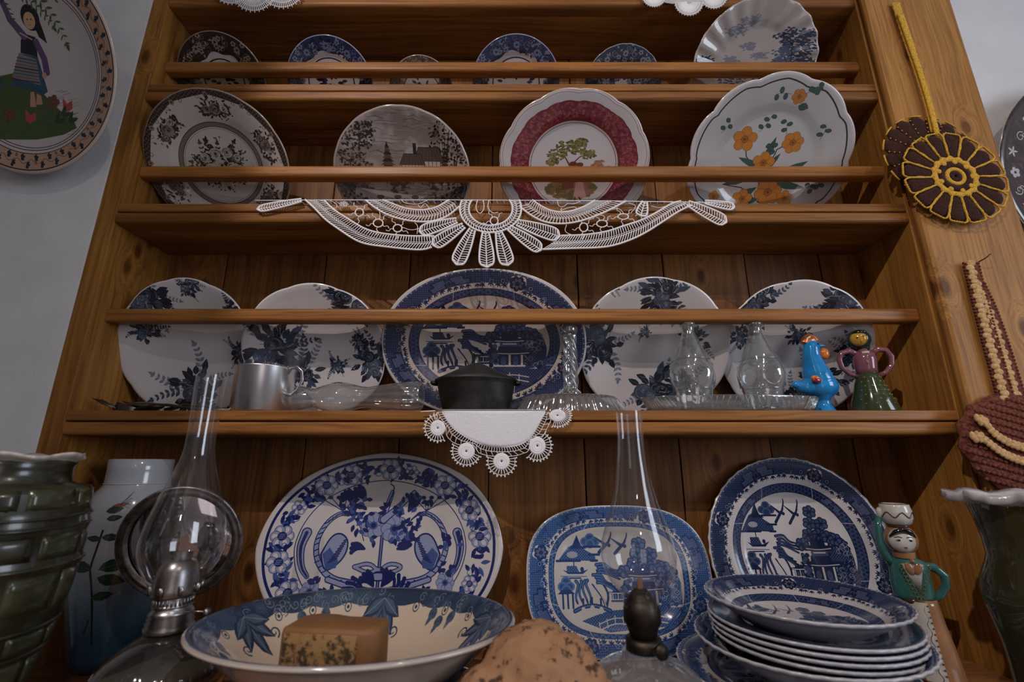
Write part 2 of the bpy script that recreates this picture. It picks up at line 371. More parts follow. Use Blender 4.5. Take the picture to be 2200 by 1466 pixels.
    def sprig(s, x, y, a, L, n, col, lw=.5, curl=0.6, al=1.0):
        P = []; cx, cy, b = x, y, a
        for i in range(n + 1):
            P.append((cx, cy)); cx += math.cos(b) * L / n; cy += math.sin(b) * L / n; b += curl / n
        s.line(P, s.px * 1.8, col, s.px * 1.0, al)
        for i in range(1, n + 1):
            t = 1 - .5 * i / n; l = L / n * 1.5 * t; d = a + curl * i / n
            for sg in (-1, 1): s.leaf(*P[i], d + sg * .9, l, l * lw, col, al)
        s.leaf(*P[-1], a + curl, L / n * 1.3, L / n * .6, col, al)
    def scroll(s, x, y, r, a, col, w, turns=1.2, sg=1):
        P = []
        for i in range(14):
            t = i / 13; rr = r * (1 - .8 * t); b = a + sg * turns * 6.28 * t; P.append((x + rr * math.cos(b), y + rr * math.sin(b)))
        s.line(P, w, col, w * .6)
    def noise(s, seed, oct_=((8, 1), (20, .5), (50, .3))):
        r = np.random.RandomState(seed); out = np.zeros((s.h, s.w), np.float32); tot = 0
        for f, am in oct_:
            g = r.rand(f + 2, f + 2).astype(np.float32); x = (np.arange(s.w) / s.w * f); y = (np.arange(s.h) / s.h * f)
            xi = x.astype(int); yi = y.astype(int); fx = (x - xi)[None]; fy = (y - yi)[:, None]
            fx = fx * fx * (3 - 2 * fx); fy = fy * fy * (3 - 2 * fy)
            v = (g[yi][:, xi] * (1 - fx) + g[yi][:, xi + 1] * fx) * (1 - fy) + (g[yi + 1][:, xi] * (1 - fx) + g[yi + 1][:, xi + 1] * fx) * fy
            out += v * am; tot += am
        return out / tot
def wash(cv, seed, amt, col):
    n = cv.noise(seed)[..., None]; cv.a[:] = cv.a * (1 - amt * n) + col * amt * n

def key_fret(cv, th, r0, r1, dth, n, dk, lt):
    """stepped geometric block of the willow border, laid along the rim"""
    def q(r, t): return cv.pol(r0 + (r1 - r0) * r, th + dth * t, n)
    for (a, b, c, d) in ((-1, -.15, .05, .6), (.15, 1, .05, .6), (-.75, -.05, .4, .98), (.05, .75, .4, .98)):
        cv.poly([q(c, a), q(c, (a + b) / 2), q(c, b), q(d, b), q(d, (a + b) / 2), q(d, a)], dk)
    for (a, b, c, d) in ((-.9, -.25, .14, .5), (.25, .9, .14, .5), (-.65, -.15, .5, .88), (.15, .65, .5, .88)):
        cv.poly([q(c, a), q(c, (a + b) / 2), q(c, b), q(d, b), q(d, (a + b) / 2), q(d, a)], lt, .42)
        for i in range(1, 4):
            t = a + (b - a) * i / 4; cv.line([q(c, t), q(d, t)], cv.px * 1.2, dk)
        cv.line([q((c + d) / 2, a), q((c + d) / 2, b)], cv.px * 1.2, dk)
    cv.poly([q(.25, -.14), q(.25, .14), q(.75, .14), q(.75, -.14)], dk)
    cv.line([q(.38, -.08), q(.62, -.08), q(.62, .08), q(.38, .08)], cv.px * 1.6, lt)

def willow(w=1024, A=1.0, n=2.0, dk=C(22, 32, 70), md=C(50, 70, 116), lt=C(206, 200, 200), edge=C(210, 204, 202), seed=1, sc=1.0, r_in=.62, bw=.10):
    cv = Cv(w, A, lt); rg = random.Random(seed); px = cv.px
    X, Y = cv.X, cv.Y; f = 150.0
    hatch = ((np.sin((X + Y) * f) * np.sin((X - Y) * f)) > -.12).astype(np.float32)
    cv.band(.815, .985, md, n); cv.band(.820, .982, dk, n, .8, hatch)
    cv.band(.966, .984, md, n); cv.band(.985, 2, edge, n)
    nb = 90
    for i in range(nb): cv.ell(*cv.pol(.974, 2 * math.pi * i / nb, n), .006, .006, lt)
    # lace of small flowers on the inner edge of the rim
    for i in range(72):
        th = 2 * math.pi * i / 72 + rg.uniform(-.02, .02); x, y = cv.pol(.815 + rg.uniform(-.012, .012), th, n)
        a = math.atan2(y, x) + math.pi
        if i % 3 == 0: cv.ell(x, y, .024, .024, md); cv.ring(x, y, .015, px * 1.6, lt)
        for dd in (-.7, 0, .7): cv.leaf(x, y, a + dd, .045, .016, dk)
        if i % 4 == 1: cv.scroll(*cv.pol(.835, th, n), .03, a, lt, px * 1.8)
    nk = 8 if A == 1 else 8
    for i in range(nk):
        th = 2 * math.pi * (i + .5) / nk
        if i % 2 == 0: key_fret(cv, th, .815, .945, .26, n, dk, C(150, 160, 190))
        else:
            x, y = cv.pol(.862, th, n); a = math.atan2(y, x)
            for k in range(9):
                b = 2 * math.pi * k / 9; cv.ell(x + math.cos(b) * .05 * (1.3 if k % 2 else 1), y + math.sin(b) * .045, .036, .036, lt)
            cv.ell(x, y, .085, .052, dk, a + math.pi / 2)
            for k in range(7):
                b = 2 * math.pi * k / 7; cv.ell(x + math.cos(b) * .055, y + math.sin(b) * .05, .026, .026, dk)
                cv.scroll(x + math.cos(b) * .038, y + math.sin(b) * .034, .015, b, lt, px * 1.7)
            for sg in (-1, 1):
                xx, yy = cv.pol(.86, th + sg * .17, n); cv.ell(xx, yy, .028, .028, dk); cv.ring(xx, yy, .017, px * 2, lt)
                cv.line([cv.pol(.80, th + sg * .24, n), cv.pol(.95, th + sg * .32, n)], px * 4, dk)
    # inner band
    hon = ((np.sin(X * 170) + np.sin((X * .5 + Y * .866) * 170) + np.sin((-X * .5 + Y * .866) * 170)) > .1).astype(np.float32)
    r0, r1 = r_in, r_in + bw
    cv.band(r0, r1, md, n); cv.band(r0, r1, dk, n, .8, hon); cv.band(r0, r0 + .008, dk, n); cv.band(r1 - .008, r1, dk, n)
    for i in range(4):
        th = math.pi / 4 + i * math.pi / 2; key_fret(cv, th, r0 + .012, r1 - .012, .2, n, dk, C(160, 168, 196))
        for sg in (-1, 1): cv.line([cv.pol(r0, th + sg * .30, n), cv.pol(r1, th + sg * .38, n)], px * 3, lt)
    # ---- the scene, drawn in units of the inner panel
    K = r_in * .97; KY = K * A
    def T(x, y): return (x * K, y * KY)
    def L(pts, wd, col, w1=None, al=1.0): cv.line(chai([T(*p) for p in pts]), wd * K, col, None if w1 is None else w1 * K, al)
    def Pg(pts, col, al=1.0): cv.poly([T(*p) for p in pts], col, al)
    def E(x, y, rx, ry, col, rot=0, al=1.0): cv.ell(x * K, y * KY, rx * K, ry * K, col, rot, al)
    dots = (np.sin(X * 210) * np.sin(Y * 210) > 0).astype(np.float32)
    def hatched(pts, c0, c1):
        Pg(pts, c0); q = [T(*p) for p in pts]; k = cv.sl(min(p[0] for p in q), max(p[0] for p in q), min(p[1] for p in q), max(p[1] for p in q))
        if k is None: return
        sub = cv.a[k]; m = dots[k] * (np.abs(sub - c0).sum(-1) < .01); sub[:] = sub * (1 - m[..., None]) + c1 * m[..., None]
    # ground at the bottom and right-hand garden
    hatched([(-.62, -.80), (-.2, -.62), (.3, -.58), (.98, -.55), (.75, -.9), (-.2, -1.0)], md, dk)
    hatched([(.45, -.62), (.42, -.2), (.55, .0), (.62, .25), (.8, .3), (.92, .18), (.99, -.1), (.97, -.5)], md, dk)
    for i in range(60):
        x, y = rg.uniform(.5, .95), rg.uniform(-.55, .15)
        if rg.random() < .5: cv.ring(*T(x, y), .035 * K, px * 1.5, lt)
        else: cv.ell(*T(x, y), .03 * K, .03 * K, dk)
    # tree with pebble clusters
    L([(.40, -.5), (.46, -.1), (.40, .2), (.45, .5)], .04, dk); L([(.40, -.5), (.46, -.1), (.40, .2), (.45, .5)], .018, lt)
    for (x, y) in ((.38, .68), (.34, .48), (.55, .47), (.28, .28), (.46, .28), (.62, .24), (.74, .2), (.12, .12)):
        for k in range(6):
            b = k * 1.05 + x; E(x + .075 * math.cos(b), y + .066 * math.sin(b), .056, .056, dk); E(x + .075 * math.cos(b), y + .066 * math.sin(b), .036, .036, md)
        E(x, y, .03, .03, dk)
    # main pagoda
    def house(cx, cy, s_, tiers=2):
        y = cy
        hatched([(cx - .34 * s_, y - .12 * s_), (cx + .34 * s_, y - .12 * s_), (cx + .34 * s_, y), (cx - .34 * s_, y)], md, dk)
        Pg([(cx - .32 * s_, y), (cx + .32 * s_, y), (cx + .32 * s_, y + .05 * s_), (cx - .32 * s_, y + .05 * s_)], lt)
        Pg([(cx - .30 * s_, y + .05 * s_), (cx + .30 * s_, y + .05 * s_), (cx + .30 * s_, y + .36 * s_), (cx - .30 * s_, y + .36 * s_)], dk)
        for k in (-1, 0, 1): Pg([(cx + (k * .25 - .022) * s_, y), (cx + (k * .25 + .022) * s_, y), (cx + (k * .25 + .022) * s_, y + .36 * s_), (cx + (k * .25 - .022) * s_, y + .36 * s_)], lt)
        for k in (-.125, .125): E(cx + k * s_, y + .17 * s_, .06 * s_, .10 * s_, md)
        y += .36 * s_
        for t in range(tiers):
            w0 = (.44 - .12 * t) * s_; w1 = (.22 - .06 * t) * s_
            Pg([(cx - w0, y - .02 * s_), (cx + w0, y - .02 * s_), (cx + w0 * 1.12, y + .09 * s_), (cx + w1 * 1.1, y + .10 * s_), (cx + w1, y + .22 * s_), (cx - w1, y + .22 * s_), (cx - w1 * 1.1, y + .10 * s_), (cx - w0 * 1.12, y + .09 * s_)], dk)
            L([(cx - w0 * .9, y + .03 * s_), (cx, y + .0 * s_), (cx + w0 * .9, y + .03 * s_)], .014, lt)
            y += .21 * s_
            if t < tiers - 1:
                Pg([(cx - w1 * .9, y), (cx + w1 * .9, y), (cx + w1 * .9, y + .14 * s_), (cx - w1 * .9, y + .14 * s_)], md)
                L([(cx - w1 * .6, y + .07 * s_), (cx + w1 * .6, y + .07 * s_)], .02, lt); y += .13 * s_
        for k in (-1, 0, 1): Pg([(cx + k * .09 * s_ - .03 * s_, y), (cx + k * .09 * s_ + .03 * s_, y), (cx + k * .11 * s_, y + .10 * s_)], dk)
    house(.40, -.52, .78)
    house(-.02, -.42, .34, 1)
    for i in range(40): E(rg.uniform(.08, .2), rg.uniform(-.5, -.05), .035, .035, dk if i % 2 else md)
    # island with roofs, upper left
    hatched([(-.95, .36), (-.78, .62), (-.62, .7), (-.5, .55), (-.35, .45), (-.34, .33)], md, dk)
    Pg([(-.72, .62), (-.64, .86), (-.56, .62)], dk); Pg([(-.8, .58), (-.64, .70), (-.48, .58)], dk)
    for (x, y) in ((-.5, .72), (-.42, .8), (-.34, .72), (-.42, .68)): E(x, y, .08, .07, md); E(x, y, .05, .045, dk, 0, .6)
    for (x0, x1, y) in ((-.52, -.26, .62), (-.45, -.28, .46), (-.42, -.32, .34), (-.98, -.6, .34)): L([(x0, y), (x1, y)], .035, dk)
    E(-.72, .46, .09, .05, lt, 0, .7)
    # boat
    Pg([(-.88, .16), (-.80, .08), (-.56, .08), (-.47, .17), (-.6, .12), (-.8, .13)], dk); hatched([(-.82, .12), (-.82, .24), (-.66, .24), (-.62, .12)], dk, md)
    L([(-.70, .24), (-.70, .34)], .016, dk); E(-.57, .17, .03, .035, dk); L([(-.92, .04), (-.5, .03)], .012, md); L([(-.8, .0), (-.6, .0)], .02, dk)
    # little tree and temple, left
    for (x, y) in ((-.84, -.06), (-.9, -.16), (-.78, -.16), (-.84, -.22)): E(x, y, .08, .07, md); E(x, y, .05, .04, dk, 0, .7)
    Pg([(-.98, -.30), (-.70, -.30), (-.78, -.22), (-.92, -.22)], dk)
    for x in (-.9, -.82, -.74): L([(x, -.3), (x, -.56)], .03, dk)
    # willow tree
    L([(-.22, -.56), (-.28, -.35), (-.42, -.12)], .045, dk, .02); L([(-.22, -.56), (-.16, -.3), (-.30, -.02), (-.34, .16)], .04, dk, .02)
    L([(-.22, -.56), (-.27, -.35), (-.38, -.16)], .018, lt, .01)
    def frond(x, y, dx, dy, nn, ln):
        for k in range(nn):
            P = []; x0, y0 = x + dx * k, y + dy * k
            for j in range(7):
                t = j / 6; P.append((x0 + ln[0] * t + .03 * math.sin(t * 6 + k), y0 + ln[1] * t + .04 * math.sin(t * 5)))
            L(P, .052, dk, .028); L(P[:-1], .022, md, .014)
    frond(-.34, .26, .005, -.055, 4, (.34, -.08)); frond(-.40, .06, .02, -.05, 4, (.30, -.14)); frond(-.68, -.06, .06, .005, 4, (.02, -.38))
    # bridge with three people
    P = [(-.72 + .9 * t / 8 * .62, -.62 + .10 * math.sin(math.pi * t / 8)) for t in range(9)]
    L(P, .06, dk); L(P, .02, md)
    for k in (2, 4, 6): E(P[k][0], P[k][1] - .06, .035, .05, lt)
    for k in (2, 4, 6): L([(P[k][0], P[k][1] + .03), (P[k][0], P[k][1] + .12)], .03, dk); E(P[k][0], P[k][1] + .14, .018, .02, dk)
    # two birds
    for (bx, by, sg) in ((-.16, .66, 1), (.10, .64, -1)):
        L([(bx - .12, by - .16), (bx, by)], .05, dk, .05); L([(bx, by), (bx + .07, by + .08)], .05, dk, .015)
        L([(bx - .02, by + .01), (bx - .18, by + .16)], .05, dk, .01); L([(bx + .02, by), (bx + .10, by + .20), (bx + .09, by + .26)], .04, dk, .01); E(bx + .05, by - .01, .03, .03, dk)
    # crooked fence
    P = [(-.35, -.86), (-.1, -.74), (.15, -.78), (.4, -.68), (.7, -.74)]
    L(P, .016, lt); L([(x, y - .10) for x, y in P], .016, lt)
    for i in range(len(P) - 1):
        for t in (0, .5):
            x = P[i][0] + (P[i + 1][0] - P[i][0]) * t; y = P[i][1] + (P[i + 1][1] - P[i][1]) * t; L([(x, y + .03), (x, y - .12)], .014, lt)
    wash(cv, seed, .10, C(150, 140, 140)); return cv

SL_D, SL_M, SL_L = C(30, 36, 50), C(62, 72, 92), C(118, 126, 142)
def spray(cv, x, y, s_, rng, a=0.0, dk=SL_D, md=SL_M, lt=SL_L, wh=C(214, 209, 208)):
    for k in range(5): 
        b = a + rng.uniform(-1.3, 1.3) + (math.pi if k % 2 else 0); cv.sprig(x + math.cos(b) * s_ * .4, y + math.sin(b) * s_ * .4, b, s_ * rng.uniform(.7, 1.15), 6, lt if k < 3 else md, .55, rng.uniform(-.9, .9))
    for k in range(44):
        b = rng.uniform(0, 6.28); d = s_ * rng.uniform(.05, .70) * (1 + .5 * abs(math.cos(b - a)))
        cv.leaf(x + math.cos(b) * d * .7, y + math.sin(b) * d * .7, b + rng.uniform(-.6, .6), s_ * rng.uniform(.28, .50), s_ * .21, dk if rng.random() < .68 else md, 1, lt if rng.random() < .5 else None)
    for k in range(6):
        b = a + math.pi * k + rng.uniform(-.5, .5); d = s_ * rng.uniform(.0, .42); cv.rose(x + math.cos(b) * d, y + math.sin(b) * d, s_ * rng.uniform(.20, .32), md if k % 2 else dk, lt, rng, 12)
    for k in range(14):
        b = rng.uniform(0, 6.28); d = s_ * rng.uniform(.1, .6); P = [(x + math.cos(b) * d, y + math.sin(b) * d), (x + math.cos(b + .2) * (d + s_ * .2), y + math.sin(b + .2) * (d + s_ * .2))]
        cv.line(P, cv.px * 2, rng.choice((dk, lt, wh)))
def floral_plate(seed, spots, w=768):
    cv = Cv(w, 1, C(208, 202, 202)); rng = random.Random(seed)
    for (x, y, s_, a) in spots: spray(cv, x, y, s_ * 1.22, rng, a)
    cv.band(.985, 2, C(222, 220, 220)); wash(cv, seed, .08, C(150, 140, 135)); return cv

def delft(w=1300, A=.74):
    cv = Cv(w, A, C(206, 198, 194)); px = cv.px; rg = random.Random(5); dk, md, lt = C(26, 36, 92), C(60, 80, 140), C(142, 150, 182)
    bg = C(206, 198, 194)
    sc = lambda th: .93 + .018 * abs(math.sin(th * 4)) - .02
    P = [cv.pol(sc(2 * math.pi * i / 160) + .018, 2 * math.pi * i / 160) for i in range(161)]
    cv.line(P, .022, dk); cv.line([cv.pol(.70, 2 * math.pi * i / 120) for i in range(121)], .007, dk)
    ths = [math.radians(a) for a in (8, 28, 52, 75, 88, 112, 128, 150, 172, 190, 212, 235, 260, 285, 310, 335)]
    for i, th in enumerate(ths):
        x, y = cv.pol(.822, th); r = .088 if i % 4 != 3 else .06
        for k in range(26):
            b = rg.uniform(0, 6.28); d = rg.uniform(.09, .14); q = cv.pol(.822, th + rg.choice((-1, 1)) * rg.uniform(.07, .19)); cv.leaf(q[0] + rg.uniform(-.05, .05), q[1] + rg.uniform(-.05, .05), b, rg.uniform(.05, .085), .034, dk if rg.random() < .7 else md)
        for k in range(6):
            b = k * 1.05; cv.ell(x + math.cos(b) * r * .6, y + math.sin(b) * r * .55, r * .50, r * .46, dk); cv.ell(x + math.cos(b) * r * .6, y + math.sin(b) * r * .55, r * .46, r * .42, lt)
            cv.ell(x + math.cos(b) * r * .66, y + math.sin(b) * r * .6, r * .26, r * .2, bg, b)
        cv.ell(x, y, r * .42, r * .38, dk)
        for k in (-1, 0, 1): cv.line([(x + k * r * .15 - r * .2, y - r * .25), (x + k * r * .15 + r * .1, y + r * .25)], px * 1.6, lt); cv.line([(x - r * .3, y + k * r * .15), (x + r * .3, y + k * r * .15)], px * 1.6, lt)
        q = cv.pol(.79, th + .12); cv.scroll(*q, .045, th, md, px * 4)
    K, KY = .68, .68 * A
    def T(p): return (p[0] * K, p[1] * KY)
    def L(p, wd, c, w1=None): cv.line(chai([T(q) for q in p]), wd * K, c, None if w1 is None else w1 * K)
    def fan(x, y, a, n, l, c):
        for k in range(n):
            b = a + (k - (n - 1) / 2) * .30; cv.line(chai([T((x, y)), T((x + math.cos(b) * l * .6, y + math.sin(b) * l * .9)), T((x + math.cos(b + .3) * l, y + math.sin(b + .3) * l * 1.3))]), .026 * K, c, .048 * K)
    def peak(sg):   # long-necked bird
        m = lambda pts: [(sg * x, y) for x, y in pts]
        body = m([(-.30, -.52), (-.58, -.45), (-.76, -.20), (-.80, .10), (-.70, .38), (-.55, .52), (-.44, .50)])
        L(body, .085, dk, .05); L(body, .06, lt, .03)
        for i in range(22):
            t = i / 21 * 5.99; j = int(t); f_ = t - j; x = body[j][0] * (1 - f_) + body[j + 1][0] * f_; y = body[j][1] * (1 - f_) + body[j + 1][1] * f_; L([(x - .02 * sg, y - .02), (x + .03 * sg, y + .01)], .012, dk)
        wing = [(-.72, -.10), (-.62, .18), (-.50, .22), (-.40, .10), (-.42, -.12), (-.55, -.30), (-.66, -.34)]
        cv.poly(chai([T((sg * x, y)) for x, y in wing + wing[:1]]), lt); L(m(wing + wing[:1]), .018, dk)
        cv.poly([T((sg * x, y)) for x, y in [(-.70, -.10), (-.62, .0), (-.50, -.2), (-.52, -.30), (-.64, -.32)]], md)
        for k in range(9): L(m([(-.62 + .02 * k, -.22 + .04 * k), (-.52 + .012 * k, -.16 + .035 * k)]), .016, dk)
        L(m([(-.44, .52), (-.34, .42)]), .03, dk, .01); L(m([(-.48, .54), (-.30, .38), (-.22, .10)]), .010, dk)
        tail = m([(-.92, .22), (-.97, .0), (-.93, -.28), (-.84, -.42)]); L(tail, .12, dk, .05); L(tail, .095, lt, .03); L(tail, .04, dk, .02)
        for k in range(5): L(m([(-.52, .55), (-.78 + .10 * k, .74 + .03 * (k % 2))]), .010, dk); cv.ell(*T((sg * (-.78 + .10 * k), .76)), .03 * K, .022 * K, dk)
        leg = m([(-.60, -.46), (-.35, -.56), (-.1, -.62)]); L(leg, .07, dk); L(leg, .045, lt)
    peak(1); peak(-1)
    L([(0, -.95), (0, .3)], .05, lt); L([(.012, -.95), (.012, .3)], .015, dk); L([(-.012, -.95), (-.012, .3)], .015, dk)
    for (x, y, r) in ((-.12, .33, .15), (.14, .28, .16), (-.14, -.88, .13), (.12, -.9, .13), (.80, -.5, .11), (-.78, -.62, .11)):
        X0, Y0 = T((x, y)); cv.fl(X0, Y0, r * K, 8, lt, dk, dk); cv.ell(X0, Y0, r * K * .34, r * K * .3, md); cv.ell(X0, Y0, r * K * .2, r * K * .18, dk)
    for (p, c) in (([(-.02, .42), (.02, .58), (.08, .85)], 1), ([(.0, .42), (.18, .62), (.36, .85)], 1), ([(-.02, .5), (.12, .92), (.05, .98)], 0)):
        L(p, .10 if c else .02, dk, .05 if c else .01); 
        if c: L(p, .075, lt, .03)
    L([(-.3, -.28), (-.12, -.22), (0, -.35), (.12, -.22), (.3, -.28), (.12, -.38), (0, -.30), (-.12, -.38), (-.3, -.28)], .05, dk); L([(-.3, -.28), (-.12, -.22), (0, -.35), (.12, -.22), (.3, -.28), (.12, -.38), (0, -.30), (-.12, -.38), (-.3, -.28)], .03, lt)
    cv.ell(*T((0, -.42)), .12 * K, .05 * K, dk); cv.ell(*T((0, -.42)), .10 * K, .035 * K, lt)
    for (x, y, a, n_, l) in ((-.16, -.72, 2.6, 6, .26), (.16, -.72, .5, 6, .26), (-.25, .72, 2.2, 4, .2), (-.42, .68, 2.0, 4, .16), (.3, .55, 1.0, 4, .2), (-.05, -.55, 2.2, 4, .18), (.05, -.55, .9, 4, .18), (-.45, .5, .8, 3, .14), (-.2, -.02, 2.8, 3, .16), (.2, -.02, .3, 3, .16), (.25, .1, .2, 3, .14)): fan(x, y, a, n_, l, dk)
    for i in range(190):
        a = rg.uniform(0, 6.28); q = rg.choice([(-.3, .62), (.12, .55), (-.22, .2), (.25, .2), (.0, -.75), (.45, -.72), (-.45, .62), (.5, .70), (.85, .1), (.82, -.35), (.62, -.72), (-.6, -.75), (-.85, -.5), (-.35, .45), (.3, .4)]); x, y = q[0] + rg.uniform(-.14, .14), q[1] + rg.uniform(-.12, .12)
        if x * x + y * y < .92: cv.leaf(*T((x, y)), a, .09 * K, .05 * K, dk if i % 3 else md)
    wash(cv, 3, .07, C(150, 150, 170)); return cv

def brown_floral(w=900):
    bg = C(196, 188, 182); dk, md, lt = C(52, 36, 32), C(92, 74, 66), C(140, 124, 114); cv = Cv(w, 1, bg); rg = random.Random(11); px = cv.px
    th = np.arctan2(cv.Y, cv.X); r = cv.rho(); sc = .93 - .028 * np.abs(np.sin(th * 6)) ; m = (r > sc) & (r < .985)
    tex = (np.sin(cv.X * 120) * np.sin(cv.Y * 120 + np.sin(cv.X * 60)) > -.1)
    cv.a[m] = md; cv.a[m & tex] = dk
    for i in range(12):
        t = 2 * math.pi * i / 12
        cv.fl(*cv.pol(.93, t), .035, 5, lt, dk, dk); cv.scroll(*cv.pol(.90, t + .12), .035, t, dk, px * 2.5); cv.scroll(*cv.pol(.90, t - .12), .035, t, dk, px * 2.5, sg=-1)
    for i in range(6):
        t = 2 * math.pi * (i + .4) / 6; x, y = cv.pol(.755, t)
        for k in range(90):
            u, v = rg.uniform(-.30, .30), rg.uniform(-.115, .115); q = cv.pol(.755 + v, t + u); 
            if abs(u) / .30 + abs(v) / .14 < 1.2: cv.leaf(*q, rg.uniform(0, 6.28), .058, .028, dk if rg.random() < .6 else md)
        for k in range(26):
            q = cv.pol(.755 + rg.uniform(-.12, .12), t + rg.uniform(-.32, .32)); cv.ell(*q, .009, .009, dk); cv.line([q, (q[0] + rg.uniform(-.03, .03), q[1] + rg.uniform(-.03, .03))], px * 1.3, dk)
        cv.rose(x, y, .078, lt, dk, rg, 20); cv.rose(*cv.pol(.74, t + .15), .055, lt, dk, rg, 14); cv.rose(*cv.pol(.78, t - .15), .05, bg, dk, rg, 14)
    cv.band(.525, .585, lt); net = (np.sin((cv.X + cv.Y) * 200) * np.sin((cv.X - cv.Y) * 200) > 0).astype(np.float32)
    cv.band(.53, .58, md, 2, .8, net); cv.band(.522, .530, dk); cv.band(.580, .588, dk); cv.band(.50, .507, lt)
    for i in range(14):
        x, y = rg.uniform(-.24, .24), rg.uniform(-.24, .12)
        a = math.atan2(y + .25, x); cv.sprig(x * .5, y * .5 - .05, a, rg.uniform(.25, .40), 6, md if i % 2 else dk, .5, rg.uniform(-.6, .6))
    for (x, y, r_) in ((0, .0, .13), (-.15, -.06, .10), (.16, -.03, .10), (-.06, .16, .09), (.10, .19, .08), (-.22, .10, .07), (.24, .12, .065), (.02, -.19, .10), (-.20, -.19, .07), (.21, -.18, .07)):
        for k in range(6): cv.leaf(x, y, rg.uniform(0, 6.28), r_ * 1.6, r_ * .6, dk)
        cv.rose(x, y, r_, C(178, 168, 160), dk, rg, 14)
    for i in range(46):
        a = rg.uniform(0, 6.28); d = rg.uniform(.28, .44); cv.ell(math.cos(a) * d, math.sin(a) * d * .9, .010, .010, dk); cv.line([(math.cos(a) * d, math.sin(a) * d * .9), (math.cos(a) * (d - .07), math.sin(a) * (d - .07) * .9)], px * 1.3, md)
    cv.band(.985, 2, C(150, 132, 122)); return cv

def cottage(w=900):
    bg = C(176, 166, 162); dk, md, lt = C(38, 28, 24), C(84, 68, 60), C(128, 112, 104); cv = Cv(w, 1, bg); rg = random.Random(21); px = cv.px
    n = cv.noise(4, ((5, 1), (12, .6), (30, .35))); nn = cv.noise(9, ((14, 1), (60, .8)))
    sky = (cv.Y > .05) * np.clip((n - .42) * 4, 0, .7); cv.a[:] = cv.a * (1 - sky[..., None]) + lt * sky[..., None]
    for i in range(90):
        x, y = rg.uniform(-.5, .5), rg.uniform(.25, .95); l = rg.uniform(.1, .3); cv.line([(x, y), (x + l * .5, y + .03 * math.sin(x * 9)), (x + l, y - .02)], px * rg.uniform(2, 6), rg.choice((lt, md, bg)), al=.5)
    lt = C(122, 106, 98)
    hills = [(-1, -.05), (-.5, .02), (-.2, -.06), (.1, .04), (.5, .08), (1, .1), (1, -1), (-1, -1)]; cv.poly(hills, lt)
    for i in range(420):
        y = -rg.random() ** .8 * 1.0; x = rg.uniform(-1, 1); l = rg.uniform(.04, .16); cv.line([(x, y), (x + l, y + rg.uniform(-.02, .03))], px * rg.uniform(1.5, 5), rg.choice((md, dk, bg, md)), al=.75)
    m = (cv.Y < -.1) * np.clip((nn - .46) * 6, 0, .8); cv.a[:] = cv.a * (1 - m[..., None]) + dk * m[..., None]
    cv.poly([(-.7, -.22), (-.2, -.30), (.3, -.36), (.15, -.48), (-.5, -.42), (-.8, -.3)], bg, .8)
    def tree(x, y, s_, trunk=True):
        if trunk: cv.line([(x, y - s_ * .9), (x + .02, y), (x + .05, y + s_ * .6)], .05 * s_ * 2, dk, .01)
        for k in range(int(150 * s_ * 3)):
            a = rg.uniform(0, 6.28); d = s_ * rg.random() ** .5; cx, cy = x + math.cos(a) * d, y + .3 * s_ + math.sin(a) * d * .8
            cv.leaf(cx, cy, rg.uniform(0, 6.28), .05, .03, rg.choice((dk, dk, md, lt)))
    tree(.66, .46, .30); tree(.78, .18, .24); tree(-.62, .46, .24); tree(-.78, .12, .26); tree(-.5, .62, .14, False); tree(-.62, .05, .16, False); tree(.85, -.15, .2, False)
    for k in range(5): cv.line([(.6, .1), (.55 + .05 * k, .45 + .08 * (k % 3))], .014, dk, .005)
    for (x, y, s_) in ((-.22, .02, 1.5), (.62, .1, .8)):
        for k in range(8): cv.poly([(x - .09 * s_ * (1 - k / 9), y + k * .035 * s_), (x + .09 * s_ * (1 - k / 9), y + k * .035 * s_), (x, y + (k + 1.8) * .035 * s_)], dk if k % 2 else md)
    # half-timbered cottage
    for (x0, x1, y0, y1, yp) in ((.20, .56, .0, .19, .40), (-.02, .28, -.08, .13, .30)):
        cv.poly([(x0, y0), (x1, y0), (x1, y1), (x0, y1)], C(186, 176, 168)); cv.poly([(x0 - .03, y1), (x0 + .04, yp), (x1 - .02, yp), (x1 + .05, y1)], md)
        for k in range(7): t = k / 6; cv.line([(x0 + (x1 - x0) * t, y0), (x0 + (x1 - x0) * t, y1)], px * 3, dk)
        for k in range(9): t = k / 8; cv.line([(x0 - .03 + (x1 - x0 + .08) * t, y1), (x0 + .04 + (x1 - x0 - .06) * t, yp)], px * 1.6, dk)
        cv.line([(x0 - .03, y1), (x0 + .04, yp), (x1 - .02, yp), (x1 + .05, y1)], px * 4, dk); cv.line([(x0, y0 + .07), (x1, y0 + .07)], px * 3, dk)
        for k in range(3): cv.poly([(x0 + .04 + .07 * k, y0 + .09), (x0 + .075 + .07 * k, y0 + .09), (x0 + .075 + .07 * k, y0 + .12), (x0 + .04 + .07 * k, y0 + .12)], dk)
    cv.poly([(.16, .30), (.21, .30), (.21, .46), (.16, .46)], dk)
    for i in range(160): cv.leaf(rg.uniform(-.3, .7), rg.uniform(-.14, 0), rg.uniform(0, 6.28), .045, .03, rg.choice((dk, md)))
    for i in range(7): x = -.5 + i * .13; cv.ell(x, -.42 + .05 * (i % 2), .05, .03, md if i % 2 else bg); cv.ring(x, -.42 + .05 * (i % 2), .05, px * 2, dk, .03)
    for i in range(260):
        a = rg.uniform(3.3, 6.1); q = cv.pol(rg.uniform(.72, .96), a); cv.leaf(*q, rg.uniform(0, 6.28), .06, .04, rg.choice((dk, md, dk)))
    cv.band(.975, 2, C(170, 158, 152)); return cv

